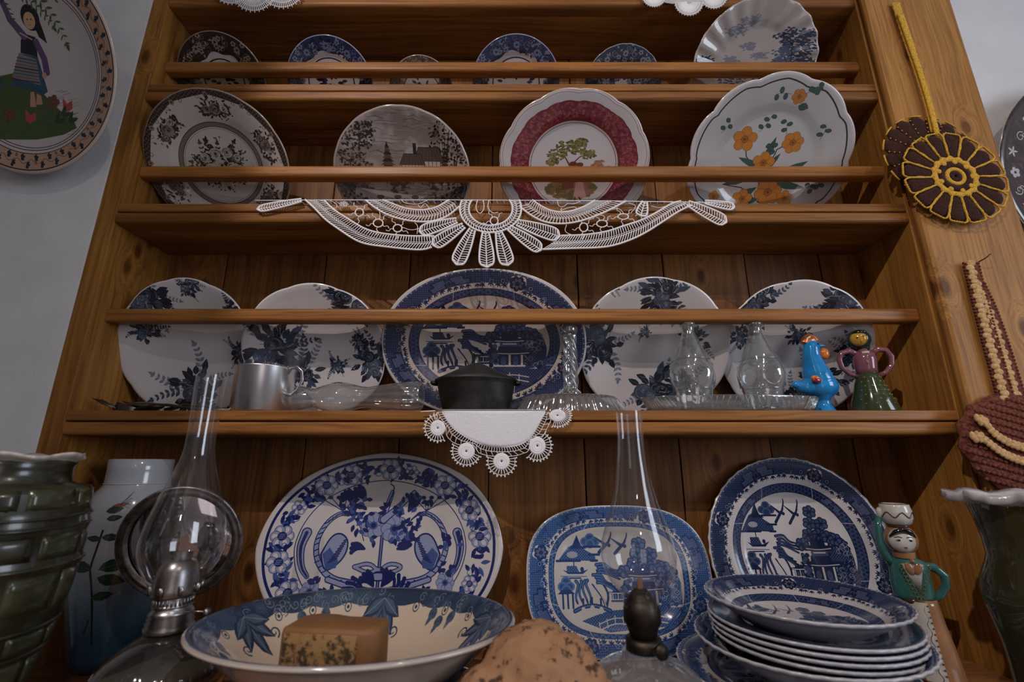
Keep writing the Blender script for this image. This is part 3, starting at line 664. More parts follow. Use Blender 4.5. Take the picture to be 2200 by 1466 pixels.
def maroon(w=900):
    wh = C(206, 200, 202); cv = Cv(w, 1, wh); rg = random.Random(31); px = cv.px; mr, pk, gd = C(110, 26, 44), C(188, 124, 124), C(120, 70, 40)
    n = cv.noise(8, ((6, 1), (14, .5))); th = np.arctan2(cv.Y, cv.X); r = cv.rho(); e = .845 + .008 * np.abs(np.sin(th * 14))
    m = (r > .605) & (r < e); cv.a[m] = mr
    v = (m * np.clip(n - .35, 0, .4))[..., None]; cv.a[:] = cv.a * (1 - v) + C(150, 60, 50) * v
    for i in range(1150):
        t = rg.uniform(0, 6.28); rr = rg.uniform(.63, .83); q = cv.pol(rr, t); c = pk if rg.random() < .7 else C(160, 80, 80)
        if i % 3: cv.ring(*q, rg.uniform(.007, .014), px * 1.3, c)
        else: cv.scroll(*q, rg.uniform(.012, .022), t, c, px * 1.3)
    cv.band(.572, .580, C(140, 60, 66)); cv.band(.600, .606, gd); P = []
    for i in range(241):
        t = 2 * math.pi * i / 240; P.append(cv.pol(.945 + .018 * abs(math.sin(t * 6)), t))
    cv.line(P, px * 2, C(120, 90, 70)); cv.line([(x * 1.03, y * 1.03) for x, y in P], px * 2.5, C(150, 112, 70))
    gr = [C(92, 90, 46), C(120, 116, 60), C(140, 120, 66), C(80, 70, 40)]
    for i in range(260): a = rg.uniform(0, 6.28); d = rg.random() ** .5; cv.ell(-.02 + math.cos(a) * .34 * d, -.32 + math.sin(a) * .14 * d, .035, .022, rg.choice((C(112, 92, 44), C(92, 84, 40), C(140, 104, 56))), al=.8)
    cv.line([(-.10, -.22), (-.04, .0), (-.12, .14)], .035, C(96, 62, 40), .015); cv.line([(-.04, 0), (.08, .12), (.16, .16)], .02, C(96, 62, 40), .01)
    for (x, y, s_) in ((-.22, .16, .11), (-.08, .26, .13), (.06, .24, .12), (.20, .16, .09), (-.28, .06, .07), (.1, .32, .07)):
        for i in range(70): a = rg.uniform(0, 6.28); d = s_ * rg.random() ** .5; cv.ell(x + math.cos(a) * d * 1.2, y + math.sin(a) * d * .7, .017, .012, rg.choice(gr))
    for i in range(90): a = rg.uniform(0, 6.28); d = rg.random() ** .5; cv.ell(.36 + math.cos(a) * .14 * d, -.06 + math.sin(a) * .14 * d, .02, .015, rg.choice((C(170, 120, 70), C(150, 96, 56))), al=.8)
    cv.ell(.0, .0, .045, .05, C(150, 84, 60)); cv.ell(-.0, .035, .05, .03, C(90, 40, 30)); cv.ell(.09, -.02, .045, .05, C(186, 130, 104)); cv.ell(.09, .02, .05, .03, C(110, 50, 36))
    cv.poly([(-.10, -.05), (.04, -.05), (.03, -.30), (-.16, -.34)], C(120, 52, 44)); cv.poly([(.02, -.06), (.15, -.06), (.24, -.40), (.02, -.42)], C(160, 96, 88)); cv.poly([(.05, -.2), (.14, -.2), (.2, -.44), (.02, -.46)], C(196, 150, 140))
    cv.line([(-.08, -.1), (.06, -.14)], .03, C(180, 128, 100)); cv.line([(.1, -.44), (.13, -.5)], .02, C(70, 40, 36)); cv.line([(.04, -.44), (.04, -.5)], .02, C(70, 40, 36))
    wash(cv, 9, .08, C(170, 150, 150)); return cv

def orange_flowers(w=1000):
    bg = C(192, 190, 190); cv = Cv(w, 1, bg); rg = random.Random(41); px = cv.px; gn, gd, og, ol = C(58, 84, 76), C(34, 54, 50), C(196, 122, 44), C(120, 66, 24)
    P = []
    for i in range(321):
        t = 2 * math.pi * i / 320; P.append(cv.pol(.925 - .018 * abs(math.sin(t * 6 + .4)), t))
    cv.line(P, .016, C(44, 30, 32)); m = cv.rho() > .965; cv.a[m] = C(206, 200, 200)
    def leafy(x, y, a, L_, W_): cv.leaf(x, y, a, L_ + px * 3, W_ + px * 3, gd); cv.leaf(x, y, a, L_, W_, gn); cv.line([(x, y), (x + math.cos(a) * L_ * .9, y + math.sin(a) * L_ * .9)], px * 1.5, gd)
    def flo(x, y, r, n_=5, a0=0.2): cv.fl(x, y, r, n_, og, C(168, 96, 34), ol, a0, .46); cv.ell(x, y, r * .12, r * .12, ol)
    def berry(x, y, a, n_, st=.055):
        Pp = [(x, y)]
        for k in range(n_):
            x += math.cos(a) * st; y += math.sin(a) * st; a += .12; Pp.append((x, y)); s_ = (-1) ** k
            q = (x + math.cos(a + s_ * 1.4) * .035, y + math.sin(a + s_ * 1.4) * .035); cv.ell(*q, .026, .034, gd, a); cv.ell(*q, .02, .027, gn, a)
        cv.line(Pp, px * 2, gd)
    stems = [[(.0, -.55), (-.05, -.2), (-.25, .05), (-.28, .2)], [(.0, -.55), (.05, -.1), (.12, .12), (.30, .22)], [(.0, -.55), (.15, -.25), (.35, -.1)], [(0, -.55), (-.25, -.35), (-.5, -.3)]]
    for s_ in stems: cv.line(s_, .012, gd)
    for (x, y, a, l) in ((-.05, -.1, 2.7, .32), (-.02, -.05, 1.25, .34), (.05, -.3, .5, .55), (-.05, -.35, -2.6, .5), (.0, -.5, -2.9, .36), (.15, -.3, -.2, .4), (-.2, -.25, 3.3, .3), (.0, -.15, .9, .28)): leafy(x, y, a, l, l * .24)
    flo(-.30, .26, .15); flo(.30, .20, .13, 6); flo(-.02, -.04, .14); flo(.10, -.42, .17, 6); flo(-.22, -.50, .13); flo(.32, -.5, .10)
    flo(.24, .74, .085, 6); flo(-.62, -.46, .08)
    for (x, y, a, n_) in ((-.14, .34, .8, 4), (.12, .05, 2.0, 3), (.2, .3, 1.6, 3), (-.62, .34, .9, 3), (.60, .22, 1.2, 3), (.3, .78, .1, 3), (.14, .76, 3.0, 3), (.62, -.42, .9, 4), (.5, -.35, -.4, 3), (-.5, -.2, 2.9, 3), (-.68, -.5, -1.7, 3)): berry(x, y, a, n_)
    leafy(.36, .78, .25, .12, .08); leafy(.26, .64, -.4, .12, .09)
    wash(cv, 5, .10, C(150, 150, 158)); return cv

def border_plate(seed, ground, motif, lt_, r_in=.62, w=640, centre=True, wh=C(196, 188, 184), edge=None, dens=1.0):
    cv = Cv(w, 1, wh); rg = random.Random(seed); px = cv.px
    th = np.arctan2(cv.Y, cv.X); r = cv.rho(); m = (r > r_in + .03 * np.sin(th * 8)) & (r < .985); cv.a[m] = ground
    for i in range(int(260 * dens)):
        q = cv.pol(rg.uniform(r_in, .96), rg.uniform(0, 6.28)); k = i % 5
        if k == 0: cv.fl(*q, .06, 5, lt_, motif, motif, rg.uniform(0, 6))
        elif k == 1: cv.scroll(*q, .06, rg.uniform(0, 6), lt_, px * 2.2)
        else: cv.leaf(*q, rg.uniform(0, 6.28), .08, .04, motif if k < 4 else lt_)
    for i in range(10):
        t = 2 * math.pi * i / 10; cv.scroll(*cv.pol(.80, t), .09, t, lt_, px * 3); cv.fl(*cv.pol(.78, t + .3), .075, 7, lt_, motif, motif)
    if centre:
        for i in range(30): a = rg.uniform(0, 6.28); d = rg.uniform(0, .35); cv.leaf(math.cos(a) * d, math.sin(a) * d, a, .14, .07, motif if i % 2 else ground)
        cv.band(r_in - .14, r_in - .11, ground)
    cv.band(.982, 2, edge if edge is not None else lt_); return cv

def tree_plate(w=900):
    bg = C(186, 178, 174); cv = Cv(w, 1, bg); rg = random.Random(61); px = cv.px; dk, md, lt = C(36, 48, 78), C(78, 90, 118), C(128, 132, 146)
    def clump(x, y, s_, c, n_):
        for i in range(n_):
            a = rg.uniform(0, 6.28); d = s_ * rg.random() ** .6; cv.leaf(x + math.cos(a) * d * 1.3, y + math.sin(a) * d * .6, rg.uniform(-.6, .6) + (0 if rg.random() < .5 else 3.1), .06, .022, c)
    for (x, y, s_, c, n_) in ((.55, .42, .20, dk, 120), (.70, .25, .22, dk, 150), (.52, .22, .16, md, 90), (.72, .05, .18, dk, 120), (.45, .05, .14, md, 70), (.8, .45, .1, dk, 50), (.6, -.1, .2, dk, 100), (-.35, .52, .14, lt, 70), (-.1, .30, .10, lt, 60), (.1, .15, .09, lt, 50), (-.82, .08, .12, dk, 110), (-.80, -.08, .10, dk, 60), (-.35, .1, .1, lt, 50), (-.15, .66, .12, lt, 60), (0, -.1, .15, md, 60), (-.3, -.2, .16, md, 60), (.25, -.3, .2, dk, 90), (-.5, -.5, .2, dk, 100)): clump(x, y, s_, c, n_)
    cv.line([(.6, -.4), (.62, 0), (.58, .3)], .03, dk, .01)
    wash(cv, 6, .16, C(120, 108, 104)); cv.band(.975, 2, C(196, 188, 184)); return cv

def dancer(w=1100, A=1.0):
    bg = C(196, 186, 184); cv = Cv(w, A, bg); px = cv.px; rg = random.Random(71); bn = C(70, 42, 34); tan = C(184, 148, 122); nv = C(28, 36, 52)
    cv.band(.80, .965, tan); cv.band(.962, .975, bn); cv.band(.80, .808, bn); cv.band(.765, .773, bn); cv.band(.740, .748, C(70, 60, 76)); cv.band(.975, 2, C(200, 186, 172))
    P = [cv.pol(.885 + .022 * math.sin(2 * math.pi * i / 300 * 36), 2 * math.pi * i / 300) for i in range(301)]; cv.line(P, px * 2.5, C(70, 50, 44))
    for i in range(72):
        t = 2 * math.pi * i / 72; s_ = 1 if i % 2 else -1; q = cv.pol(.885 + s_ * .034, t); a = t + math.pi / 2
        for d in (-.8, 0, .8): cv.leaf(*q, a + d * 1.2 + (0 if s_ > 0 else .4), .045, .034, nv)
        if i % 3 == 0: cv.leaf(*cv.pol(.885 - s_ * .03, t + .03), a + 2, .05, .03, C(150, 84, 62))
    # grassy bank
    cv.poly([(-.66, -.10), (-.2, -.02), (.02, -.16), (.2, -.34), (.42, -.50), (.46, -.56), (.3, -.62), (0, -.66), (-.4, -.66), (-.66, -.6)], C(62, 84, 44))
    for i in range(160): x, y = rg.uniform(-.6, .42), rg.uniform(-.64, -.2); cv.line([(x, y), (x + .08, y + .01)], px * 3, rg.choice((C(48, 70, 36), C(84, 104, 56))), al=.5)
    def girl(ox, sg):
        T = lambda x, y: (ox + sg * x, y)
        cv.poly([T(-.02, -.20), T(.02, -.20), T(.03, -.34), T(-.04, -.34)], C(190, 140, 112)); cv.poly([T(.05, -.20), T(.09, -.20), T(.10, -.32), T(.03, -.32)], C(190, 140, 112))
        cv.poly([T(-.10, .16), T(.10, .12), T(.17, -.20), T(.10, -.24), T(-.02, -.18), T(-.22, -.14)], C(46, 72, 92))
        cv.poly([T(-.10, .16), T(.08, .10), T(.10, -.14), T(-.20, -.06)], C(116, 124, 124))
        for k in range(8): cv.line([T(-.12 - .012 * k, .12 - .028 * k), T(.09, .08 - .028 * k)], .012, (C(96, 60, 76), C(70, 90, 96), C(150, 84, 60), C(60, 44, 60))[k % 4])
        cv.poly([T(-.08, .16), T(.10, .12), T(.10, .30), T(.0, .33), T(-.06, .28)], C(26, 26, 36))
        cv.line([T(-.02, .31), T(-.14, .46), T(-.18, .62)], .07, C(92, 66, 112), .05); cv.line([T(.10, .26), T(.17, .10), T(.18, -.02)], .06, C(92, 66, 112), .07)
        cv.line([T(-.18, .60), T(-.10, .70)], .012, bn); cv.ell(*T(.15, -.05), .025, .03, C(196, 150, 120))
        cv.ell(*T(.08, .47), .095, .115, C(26, 20, 22), .3 * sg); cv.poly([T(.1, .4), T(.17, .46), T(.22, .24), T(.14, .30)], C(26, 20, 22)); cv.ell(*T(.065, .445), .062, .075, C(206, 164, 124)); cv.ell(*T(.045, .455), .008, .008, bn); cv.ell(*T(.085, .455), .008, .008, bn)
        cv.line([T(.05, .41), T(.07, .405)], px * 3, C(150, 50, 46)); cv.line([T(-.06, .34), T(.06, .28)], .012, C(206, 164, 124))
    girl(-.04, 1); girl(-.56, -1)
    for (x, y) in ((.18, -.30), (-.30, -.42)): cv.line([(x, y), (x - .03, y - .16)], px * 3, C(48, 60, 34)); cv.fl(x, y, .07, 5, C(96, 64, 48), C(120, 70, 40), bn)
    for (x, y) in ((.34, -.34), (-.08, -.44)): cv.line([(x, y), (x - .06, y - .16)], px * 3, C(48, 60, 34)); cv.poly([(x - .05, y - .03), (x - .05, y + .08), (x, y + .02), (x + .06, y + .05), (x + .06, y - .03), (x, y - .06)], C(176, 70, 66))
    for (x, y) in ((.28, -.44), (.36, -.5), (.2, -.5)): cv.leaf(x, y, 1.2, .12, .05, C(42, 62, 36)); cv.leaf(x, y, .3, .12, .05, C(42, 62, 36))
    for (x, y, a, l) in ((-.1, .72, -.5, .5), (.05, .75, -.75, .62), (-.3, .74, -.9, .4), (.1, .74, -.25, .3)): cv.sprig(x, y, a, l, 9, C(66, 92, 56), .32, -.5)
    wash(cv, 7, .10, C(150, 130, 126)); return cv

def bowl_print(w=1100, A=.74):
    bg = C(204, 186, 166); cv = Cv(w, A, bg); px = cv.px; rg = random.Random(81); dk, md, lt = C(34, 50, 74), C(66, 84, 106), C(112, 126, 140)
    n = cv.noise(12, ((6, 1), (18, .7), (60, .5)))
    r = cv.rho(); th = np.arctan2(cv.Y / A, cv.X); e = .86 - .03 * np.abs(np.sin(th * 10)); m = (r > e) & (r < .985)
    cv.a[m] = (md * .75 + dk * .25); v = (m * np.clip((n - .42) * 4, 0, 1))[..., None]; cv.a[:] = cv.a * (1 - v) + dk * v
    for i in range(150): cv.scroll(*cv.pol(rg.uniform(.85, .96), rg.uniform(0, 6.28)), .03, rg.uniform(0, 6), lt if i % 3 else dk, px * 2.5)
    for i in range(20):
        t = 2 * math.pi * i / 20; q = cv.pol(.83, t); cv.ring(*q, .022, px * 3, dk); cv.ell(*q, .009, .009, dk)
    for i in range(10):
        t = math.pi / 2 + 2 * math.pi * i / 10; a = math.atan2(math.sin(t) * A, math.cos(t)) + math.pi; big = i % 2 == 0
        q = cv.pol(.88, t); Ln = .27 if big else .12
        if big:
            for d, l in ((0, 1), (-.5, .8), (.5, .8), (-.95, .62), (.95, .62)):
                cv.leaf(*q, a + d, Ln * l, .085, dk); cv.leaf(*q, a + d, Ln * l * .85, .055, md); cv.line([q, (q[0] + math.cos(a + d) * Ln * l * .9, q[1] + math.sin(a + d) * Ln * l * .9)], px * 2.5, lt)
            for s_ in (-1, 1): cv.scroll(q[0] + math.cos(a + s_ * .6) * Ln * .75, q[1] + math.sin(a + s_ * .6) * Ln * .75, .035, a, dk, px * 5, sg=s_)
        else:
            for s_ in (-1, 0, 1): z = cv.pol(.80 - .04 * (s_ == 0), t + s_ * .11); cv.rose(*z, .032, md, dk, rg, 6); cv.leaf(*z, a, .07, .03, md)
    crz = (np.abs(np.sin(cv.X * 230 + 2 * np.sin(cv.Y * 60))) < .08) | (np.abs(np.sin(cv.Y * 230 + 2 * np.sin(cv.X * 50))) < .08)
    v = (crz * .10).astype(np.float32)[..., None]; cv.a[:] = cv.a * (1 - v) + C(120, 96, 80) * v
    cv.band(.985, 2, C(176, 164, 158)); wash(cv, 4, .12, C(150, 120, 96)); return cv

def white_scroll(w=800):
    cv = Cv(w, 1, C(58, 42, 40)); px = cv.px; rg = random.Random(91); wh = C(186, 182, 186); lt = C(128, 120, 124); n = cv.noise(3, ((10, 1), (70, 1)))
    v = np.clip(n - .45, 0, .4)[..., None]; cv.a[:] = cv.a * (1 - v) + lt * v
    for ring_, nn in ((.84, 30), (.68, 22), (.5, 16), (.32, 10), (.12, 5)):
        for i in range(nn):
            q = cv.pol(ring_ + rg.uniform(-.03, .03), 2 * math.pi * (i + rg.uniform(-.2, .2)) / nn)
            if i % 3 == 0: cv.fl(*q, .055, 5, wh, C(58, 42, 40), None, rg.uniform(0, 6))
            elif i % 3 == 1: cv.scroll(*q, .05, rg.uniform(0, 6), wh, px * 4); cv.scroll(q[0] + .04, q[1] + .02, .03, rg.uniform(0, 6), wh, px * 3.5, sg=-1)
            else: 
                for k in range(5): cv.leaf(*q, k * 1.25, .06, .022, wh)
    cv.band(.93, .97, C(50, 36, 34)); return cv
def vase_print(w=1024, A=1.0):   # wraps the white vase; x = around, y = height
    cv = Cv(w, A, C(190, 192, 196)); px = cv.px; g = C(44, 64, 50)
    t = np.clip((.10 - cv.Y) / .75, 0, 1) + cv.X * 0; t = t[..., None]; cv.a[:] = cv.a * (1 - t) + C(50, 84, 106) * t
    for ox in (.06, .56, -.44):
        cv.line([(ox, .30), (ox - .03, -.05), (ox + .01, -.3), (ox + .04, -.72)], .014, C(40, 36, 30)); cv.line([(ox + .0, -.5), (ox - .03, -.62)], .01, C(40, 36, 30))
        cv.leaf(ox + .0, .50, .35, .13, .05, C(150, 74, 46)); cv.leaf(ox - .02, .47, .25, .12, .07, g)
        for k in range(6): cv.line([(ox + .06, .53), (ox + .12 + .01 * (k % 2), .50 + .03 * k)], px * 2, g)
        for (x, y, a, l) in ((.0, .40, .2, .10), (.0, .24, -.1, .12), (0, .22, 3.0, .10), (.02, -.05, .35, .2), (.02, -.12, -.35, .18), (-.02, -.05, 2.8, .18), (.0, -.3, .2, .14)): cv.leaf(ox + x, y, a, l, l * .6, g, 1, C(110, 128, 104))
    return cv
# ------------------------------------------------------------------ the room
def slab(name, x0, x1, y0, y1, z0, z1, m):
    b = MB(); b.box(x0, x1, y0, y1, z0, z1); o = b.build(name, m, smooth=False); o['kind'] = 'structure'; return o
slab('wall_left', -2.4, -0.729, 0.7185, 0.90, ZF, 1.75, M_wall)
slab('wall_right', 0.872, 2.4, 0.745, 0.90, ZF, 1.75, M_wall)
slab('wall_back', -2.5, 2.5, 0.900, 1.00, ZF, 1.75, M_wall)
slab('wall_front', -2.5, 2.5, -3.1, -3.0, ZF, 1.75, M_wall)
slab('wall_west', -2.5, -2.4, -3.0, 0.90, ZF, 1.75, M_wall)
# east wall with a window opening
b = MB(); b.box(2.4, 2.5, -3.0, -1.45, ZF, 1.75); b.box(2.4, 2.5, -0.35, 0.90, ZF, 1.75); b.box(2.4, 2.5, -1.45, -0.35, ZF, -0.1); b.box(2.4, 2.5, -1.45, -0.35, 1.2, 1.75)
o = b.build('wall_east', M_wall, smooth=False); o['kind'] = 'structure'
b = MB(); b.box(2.42, 2.46, -1.45, -1.40, -.1, 1.2); b.box(2.42, 2.46, -.40, -.35, -.1, 1.2); b.box(2.42, 2.46, -1.45, -.35, -.1, -.05); b.box(2.42, 2.46, -1.45, -.35, 1.15, 1.2); b.box(2.425, 2.455, -.92, -.88, -.1, 1.2)
o = b.build('window_1', M_white, smooth=False); o['kind'] = 'structure'
slab('unseen_shade_slab', -2.4, -0.700, -0.42, -0.34, ZF, 1.75, M_wall)  # unseen slab added to shade the dresser's left end from the key spot
slab('ceiling', -2.5, 2.5, -3.1, 1.0, 1.75, 1.82, M_ceil)
slab('floor', -2.5, 2.5, -3.1, 1.0, ZF - .05, ZF, plaster('pale_stone_floor', (0.62, 0.58, 0.56), .1))

# ------------------------------------------------------------------ the dresser
dr = empty('dresser', (0, 0.80, ZF), 'tall stained pine dresser with open plate shelves and rails across the front', 'dresser')
def part(bm_, name, m, par=dr, label=None, smooth=False, bevel=0.0, kind=None):
    o = bm_.build(name, m, None, smooth=smooth, bevel=bevel); o.parent = par; o.matrix_parent_inverse = par.matrix_world.inverted() if False else Matrix.Translation(-Vector(par.location))
    if label: o['label'] = label
    if kind: o['kind'] = kind
    return o
seams = [-0.715, -0.575, -0.375, -0.205, -0.042, 0.131, 0.303, 0.469, 0.62, 0.715]
rg0 = random.Random(3)
for a, c in zip(seams[:-1], seams[1:]):
    b = MB(); dy = rg0.uniform(0, .0018); b.box(a + .0011, c - .0011, BACK + dy, .868, -.72, 1.16); part(b, 'back_board', M_back, bevel=.0012)
b = MB(); b.box(-.72, .72, .869, .878, -.72, 1.16); part(b, 'backing_sheet', M_top)
b = MB(); b.box(-.729, -.696, .720, .88, ZF, 1.16); part(b, 'side_panel', M_side, bevel=.0015)
b = MB(); b.box(.696, .722, .7205, .88, ZF, 1.16); part(b, 'side_panel', M_side, bevel=.0015)
b = MB(); b.box(.6985, .872, .702, .7195, ZF, 1.16); part(b, 'face_board', M_stile, bevel=.0075, label='wide pale pine face board')
b = MB(); b.box(.700, .872, .7195, .745, ZF, 1.16); part(b, 'board_backing', M_side)
for k, zt in enumerate((Z1, Z2, Z3, Z4)):
    b = MB(); b.box(-.6955, .6955, .742, .8495, zt - .037, zt); sh = part(b, 'shelf', M_shelf, bevel=.001)
    def strip(z0, z1, y0, y1, r):      # edge strip with rounded arrises
        m = MB(); P = []
        n = 5
        for i in range(n): a = math.pi / 2 * i / (n - 1); P.append((y0 + r - r * math.sin(a), z0 + r - r * math.cos(a)))
        for i in range(n): a = math.pi / 2 * i / (n - 1); P.append((y0 + r * .5 - r * .5 * math.cos(a), z1 - r * .5 + r * .5 * math.sin(a)))
        P += [(y1, z1), (y1, z0)]; N = len(P)
        vs = [(x, y, z) for x in (-.695, .695) for (y, z) in P]
        m.add(vs, [(i, (i + 1) % N, N + (i + 1) % N, N + i) for i in range(N)] + [tuple(range(N))[::-1], tuple(range(N, 2 * N))]); return m
    u = strip(zt - .0158, zt, .7205, .7425, .003).build('edge_strip', M_shelf, None, smooth=False); u.parent = sh
    l = strip(zt - .0375, zt - .0178, .719, .7425, .007).build('edge_strip', M_shelf, None, smooth=False); l.parent = sh
    for q in (u, l): q.matrix_parent_inverse = Matrix.Identity(4)
RZ = ((.2576, .745), (.5410, .745), (.7835, .745))
for (zt, y0) in RZ:
    b = MB(); n = 6; P = []; r = .0065; h = .0245; w = .0235
    for (cy, cz, a0) in ((y0 + r, zt - h + r, 180), (y0 + w - r, zt - h + r, 270), (y0 + w - r, zt - r, 0), (y0 + r, zt - r, 90)):
        for i in range(n): a = math.radians(a0 + 90 * i / (n - 1)); P.append((cy + r * math.cos(a), cz + r * math.sin(a)))
    N = len(P); vs = [(x, y, z) for x in (-.6955, .6955) for (y, z) in P]
    b.add(vs, [(i, (i + 1) % N, N + (i + 1) % N, N + i) for i in range(N)] + [tuple(range(N))[::-1], tuple(range(N, 2 * N))])
    part(b, 'plate_rail', M_rail)
wt = empty('worktop', (0, .55, ZC), 'dark pine worktop under the lowest row of dishes', 'worktop')
for i in range(4):
    y0 = .30 + i * .137; b = MB(); b.box(-.69, .6945, y0 + .0006, y0 + .1364, ZC - .032, ZC); part(b, 'plank', M_top, wt, bevel=.002)
cb = empty('base_cabinet', (0, .6, ZF), 'closed pine base cabinet under the worktop', 'cabinet')
b = MB(); b.box(-.68, .68, .36, .84, ZF, ZC - .033); part(b, 'body', M_side, cb, bevel=.003)
for s in (-1, 1):
    b = MB(); b.box(min(s * .02, s * .64), max(s * .02, s * .64), .338, .3595, ZF + .1, ZC - .08); d_ = part(b, 'door', M_stile, cb, bevel=.004)
    b = MB(); b.ball((s * .07, .325, -.7), .014); h = b.build('knob', M_top); h.parent = d_; h.matrix_parent_inverse = Matrix.Identity(4)

# ------------------------------------------------------------------ plates
P_STD = [(0, .115), (.30, .115), (.54, .112), (.60, .100), (.655, .072), (.70, .060), (.85, .026), (.95, .006), (.985, 0), (1.0, .004)]
P_COUPE = [(0, .13), (.35, .125), (.55, .105), (.75, .065), (.9, .022), (.97, .003), (1.0, .003)]
P_SOUP = [(0, .270), (.44, .270), (.54, .258), (.66, .205), (.78, .128), (.90, .052), (.97, .006), (.99, 0), (1.0, .003)]
P_BOWL = [(0, .42), (.30, .41), (.50, .37), (.66, .28), (.78, .17), (.86, .085), (.91, .04), (.955, .008), (.98, .0), (1.0, .012)]
def plate(name, rx, rz, mats, loc, rot, label, cat='plate', group=None, prof=P_STD, nn=2.0, scal=None, flute=None, th=.0042, seg=132, centre=False, R=None, beads=0, foot=.56):
    """front faces local -Y; origin at the lowest rim point (or the centre)"""
    R = R or min(rx, rz); V = []; UV = []; Fc = []; MI = []; off = 0 if centre else rz
    def ringv(rho, y, thick=0):
        for k in range(seg):
            a = 2 * math.pi * k / seg; c, s = math.cos(a), math.sin(a)
            ex = math.copysign(abs(c) ** (2 / nn), c); ez = math.copysign(abs(s) ** (2 / nn), s)
            sc = 1.0
            if scal and rho > .5: sc = 1 + (scal(a) - 1) * min(1, (rho - .5) / .35)
            if beads and rho > .985: sc *= 1 + .006 * math.cos(a * beads)
            yy = y
            if flute and rho > .55: yy += flute(a, rho) * R
            q = rho * sc; V.append((ex * q * rx, yy, ez * q * rz + off)); UV.append((.5 + .5 * ex * rho, .5 + .5 * ez * rho))
    fr = [(max(r, .004), d) for r, d in prof]
    back = [(1.003, prof[-1][1] + .35 * th / R)] + [(r * 1.0, d + th / R) for r, d in reversed(prof[:-1]) if r > .62]
    d0 = prof[0][1]; back += [(foot, d0 + th / R * 1.0 - .01), (foot - .01, d0 + th / R + .030), (foot - .05, d0 + th / R + .030), (foot - .07, d0 + th / R), (.004, d0 + th / R)]
    rings = fr + back
    for (r, d) in rings: ringv(r, d * R)
    nf = len(fr)
    for i in range(len(rings) - 1):
        for k in range(seg):
            k2 = (k + 1) % seg; Fc.append((i * seg + k, (i + 1) * seg + k, (i + 1) * seg + k2, i * seg + k2)); MI.append(0 if i < nf - 1 else 1)
    n = len(rings); Fc.append(tuple(range(seg))); MI.append(0); Fc.append(tuple((n - 1) * seg + k for k in range(seg))[::-1]); MI.append(1)
    me = bpy.data.meshes.new(name); me.from_pydata(V, [], Fc)
    for m in mats: me.materials.append(m)
    me.polygons.foreach_set('material_index', MI); me.polygons.foreach_set('use_smooth', [True] * len(Fc))
    li = np.empty(len(me.loops), dtype=np.int64); me.loops.foreach_get('vertex_index', li)
    l = me.uv_layers.new(name='uv'); l.data.foreach_set('uv', np.array(UV, np.float32)[li].ravel()); me.update()
    bm = bmesh.new(); bm.from_mesh(me); bmesh.ops.recalc_face_normals(bm, faces=bm.faces); bm.to_mesh(me); bm.free()
    o = bpy.data.objects.new(name, me); COL.objects.link(o); o.location = loc; o.rotation_euler = rot
    return tag(o, label, cat, group)
def stand(name, X, rx, rz, Yb, yaw, tilt, z0, m, label, cat='plate', group=None, back=M_cream, **kw):
    return plate(name, rx, rz, [m, back], (X, Yb, z0 + .0006), (-tilt, 0, yaw), label, cat, group, **kw)
sc6 = lambda n, a, ph=0: (lambda t: 1 + a * (abs(math.sin(n * t / 2 + ph)) ** .7 - .6))
# top shelf
G3 = 'plates behind the rail of the top shelf'
stand('side_plate', -.6045, .0895, .0880, .8393, .02, -.721, Z3, printed('brown_border', border_plate(1, C(52, 38, 34), C(34, 24, 22), C(150, 134, 126), .58)), 'dark brown floral rimmed plate at the left end of the top shelf', group=G3)
stand('side_plate', -.3796, .0884, .0849, .8402, .011, -.728, Z3, printed('blue_border', border_plate(2, C(38, 45, 78), C(20, 25, 50), C(116, 122, 150), .66, edge=C(150, 152, 186))), 'blue floral rimmed plate beside the brown one on the top shelf', group=G3)
stand('saucer', -.1907, .0672, .0668, .8373, 0, -.706, Z3, printed('tan_border', border_plate(3, C(84, 76, 66), C(54, 50, 46), C(140, 130, 116), .70, w=512, edge=C(176, 160, 134))), 'small saucer with a tan edge barely showing above the top rail', 'saucer', G3)
stand('side_plate', .0085, .0911, .0864, .8424, .001, -.745, Z3, printed('blue_border_b', border_plate(4, C(38, 45, 80), C(20, 25, 52), C(116, 122, 152), .66, edge=C(150, 152, 186))), 'blue floral rimmed plate above the gap right of the cottage plate', group=G3)
stand('side_plate', .2319, .0801, .0773, .8397, -.005, -.724, Z3, printed('chintz', border_plate(5, C(48, 56, 78), C(26, 30, 44), C(140, 146, 160), .2, w=512, centre=False, dens=1.6)), 'small dark blue chintz plate with a crimped edge on the top shelf', group=G3, scal=sc6(20, .012))
stand('dinner_plate', .5007, .1249, .1180, .8426, -.035, -.746, Z3, printed('tree_print', tree_plate()), 'large fluted plate with blue trees at the right end of the top shelf', group=G3, flute=lambda a, r: .020 * math.cos(22 * a + 5 * r) * min(1, (r - .55) / .3) * (1 if math.sin(a) > .0 else .4), scal=sc6(22, .006))
# second shelf
G2 = 'plates behind the rail of the second shelf'
stand('dinner_plate', -.5700, .1325, .1330, .8433, .08, -.666, Z2, printed('brown_floral', brown_floral()), 'brown and white plate printed with rose sprays at the left of the second shelf', group=G2, scal=sc6(12, .008))
stand('dinner_plate', -.2138, .1304, .1195, .8434, .028, -.664, Z2, printed('cottage', cottage()), 'brown printed plate with a half-timbered cottage and trees', group=G2, scal=sc6(16, .006), prof=P_COUPE)
stand('dinner_plate', .1201, .1435, .1330, .8437, -.019, -.667, Z2, printed('maroon', maroon()), 'white plate with a maroon band and a couple under a tree', group=G2, scal=sc6(12, .022, .3), back=M_white)
stand('serving_plate', .4956, .1516, .1447, .8433, -.05, -.664, Z2, printed('orange_flowers', orange_flowers()), 'large scalloped grey-white plate painted with orange flowers and green leaves', group=G2, scal=sc6(10, .045, .2), back=M_white)
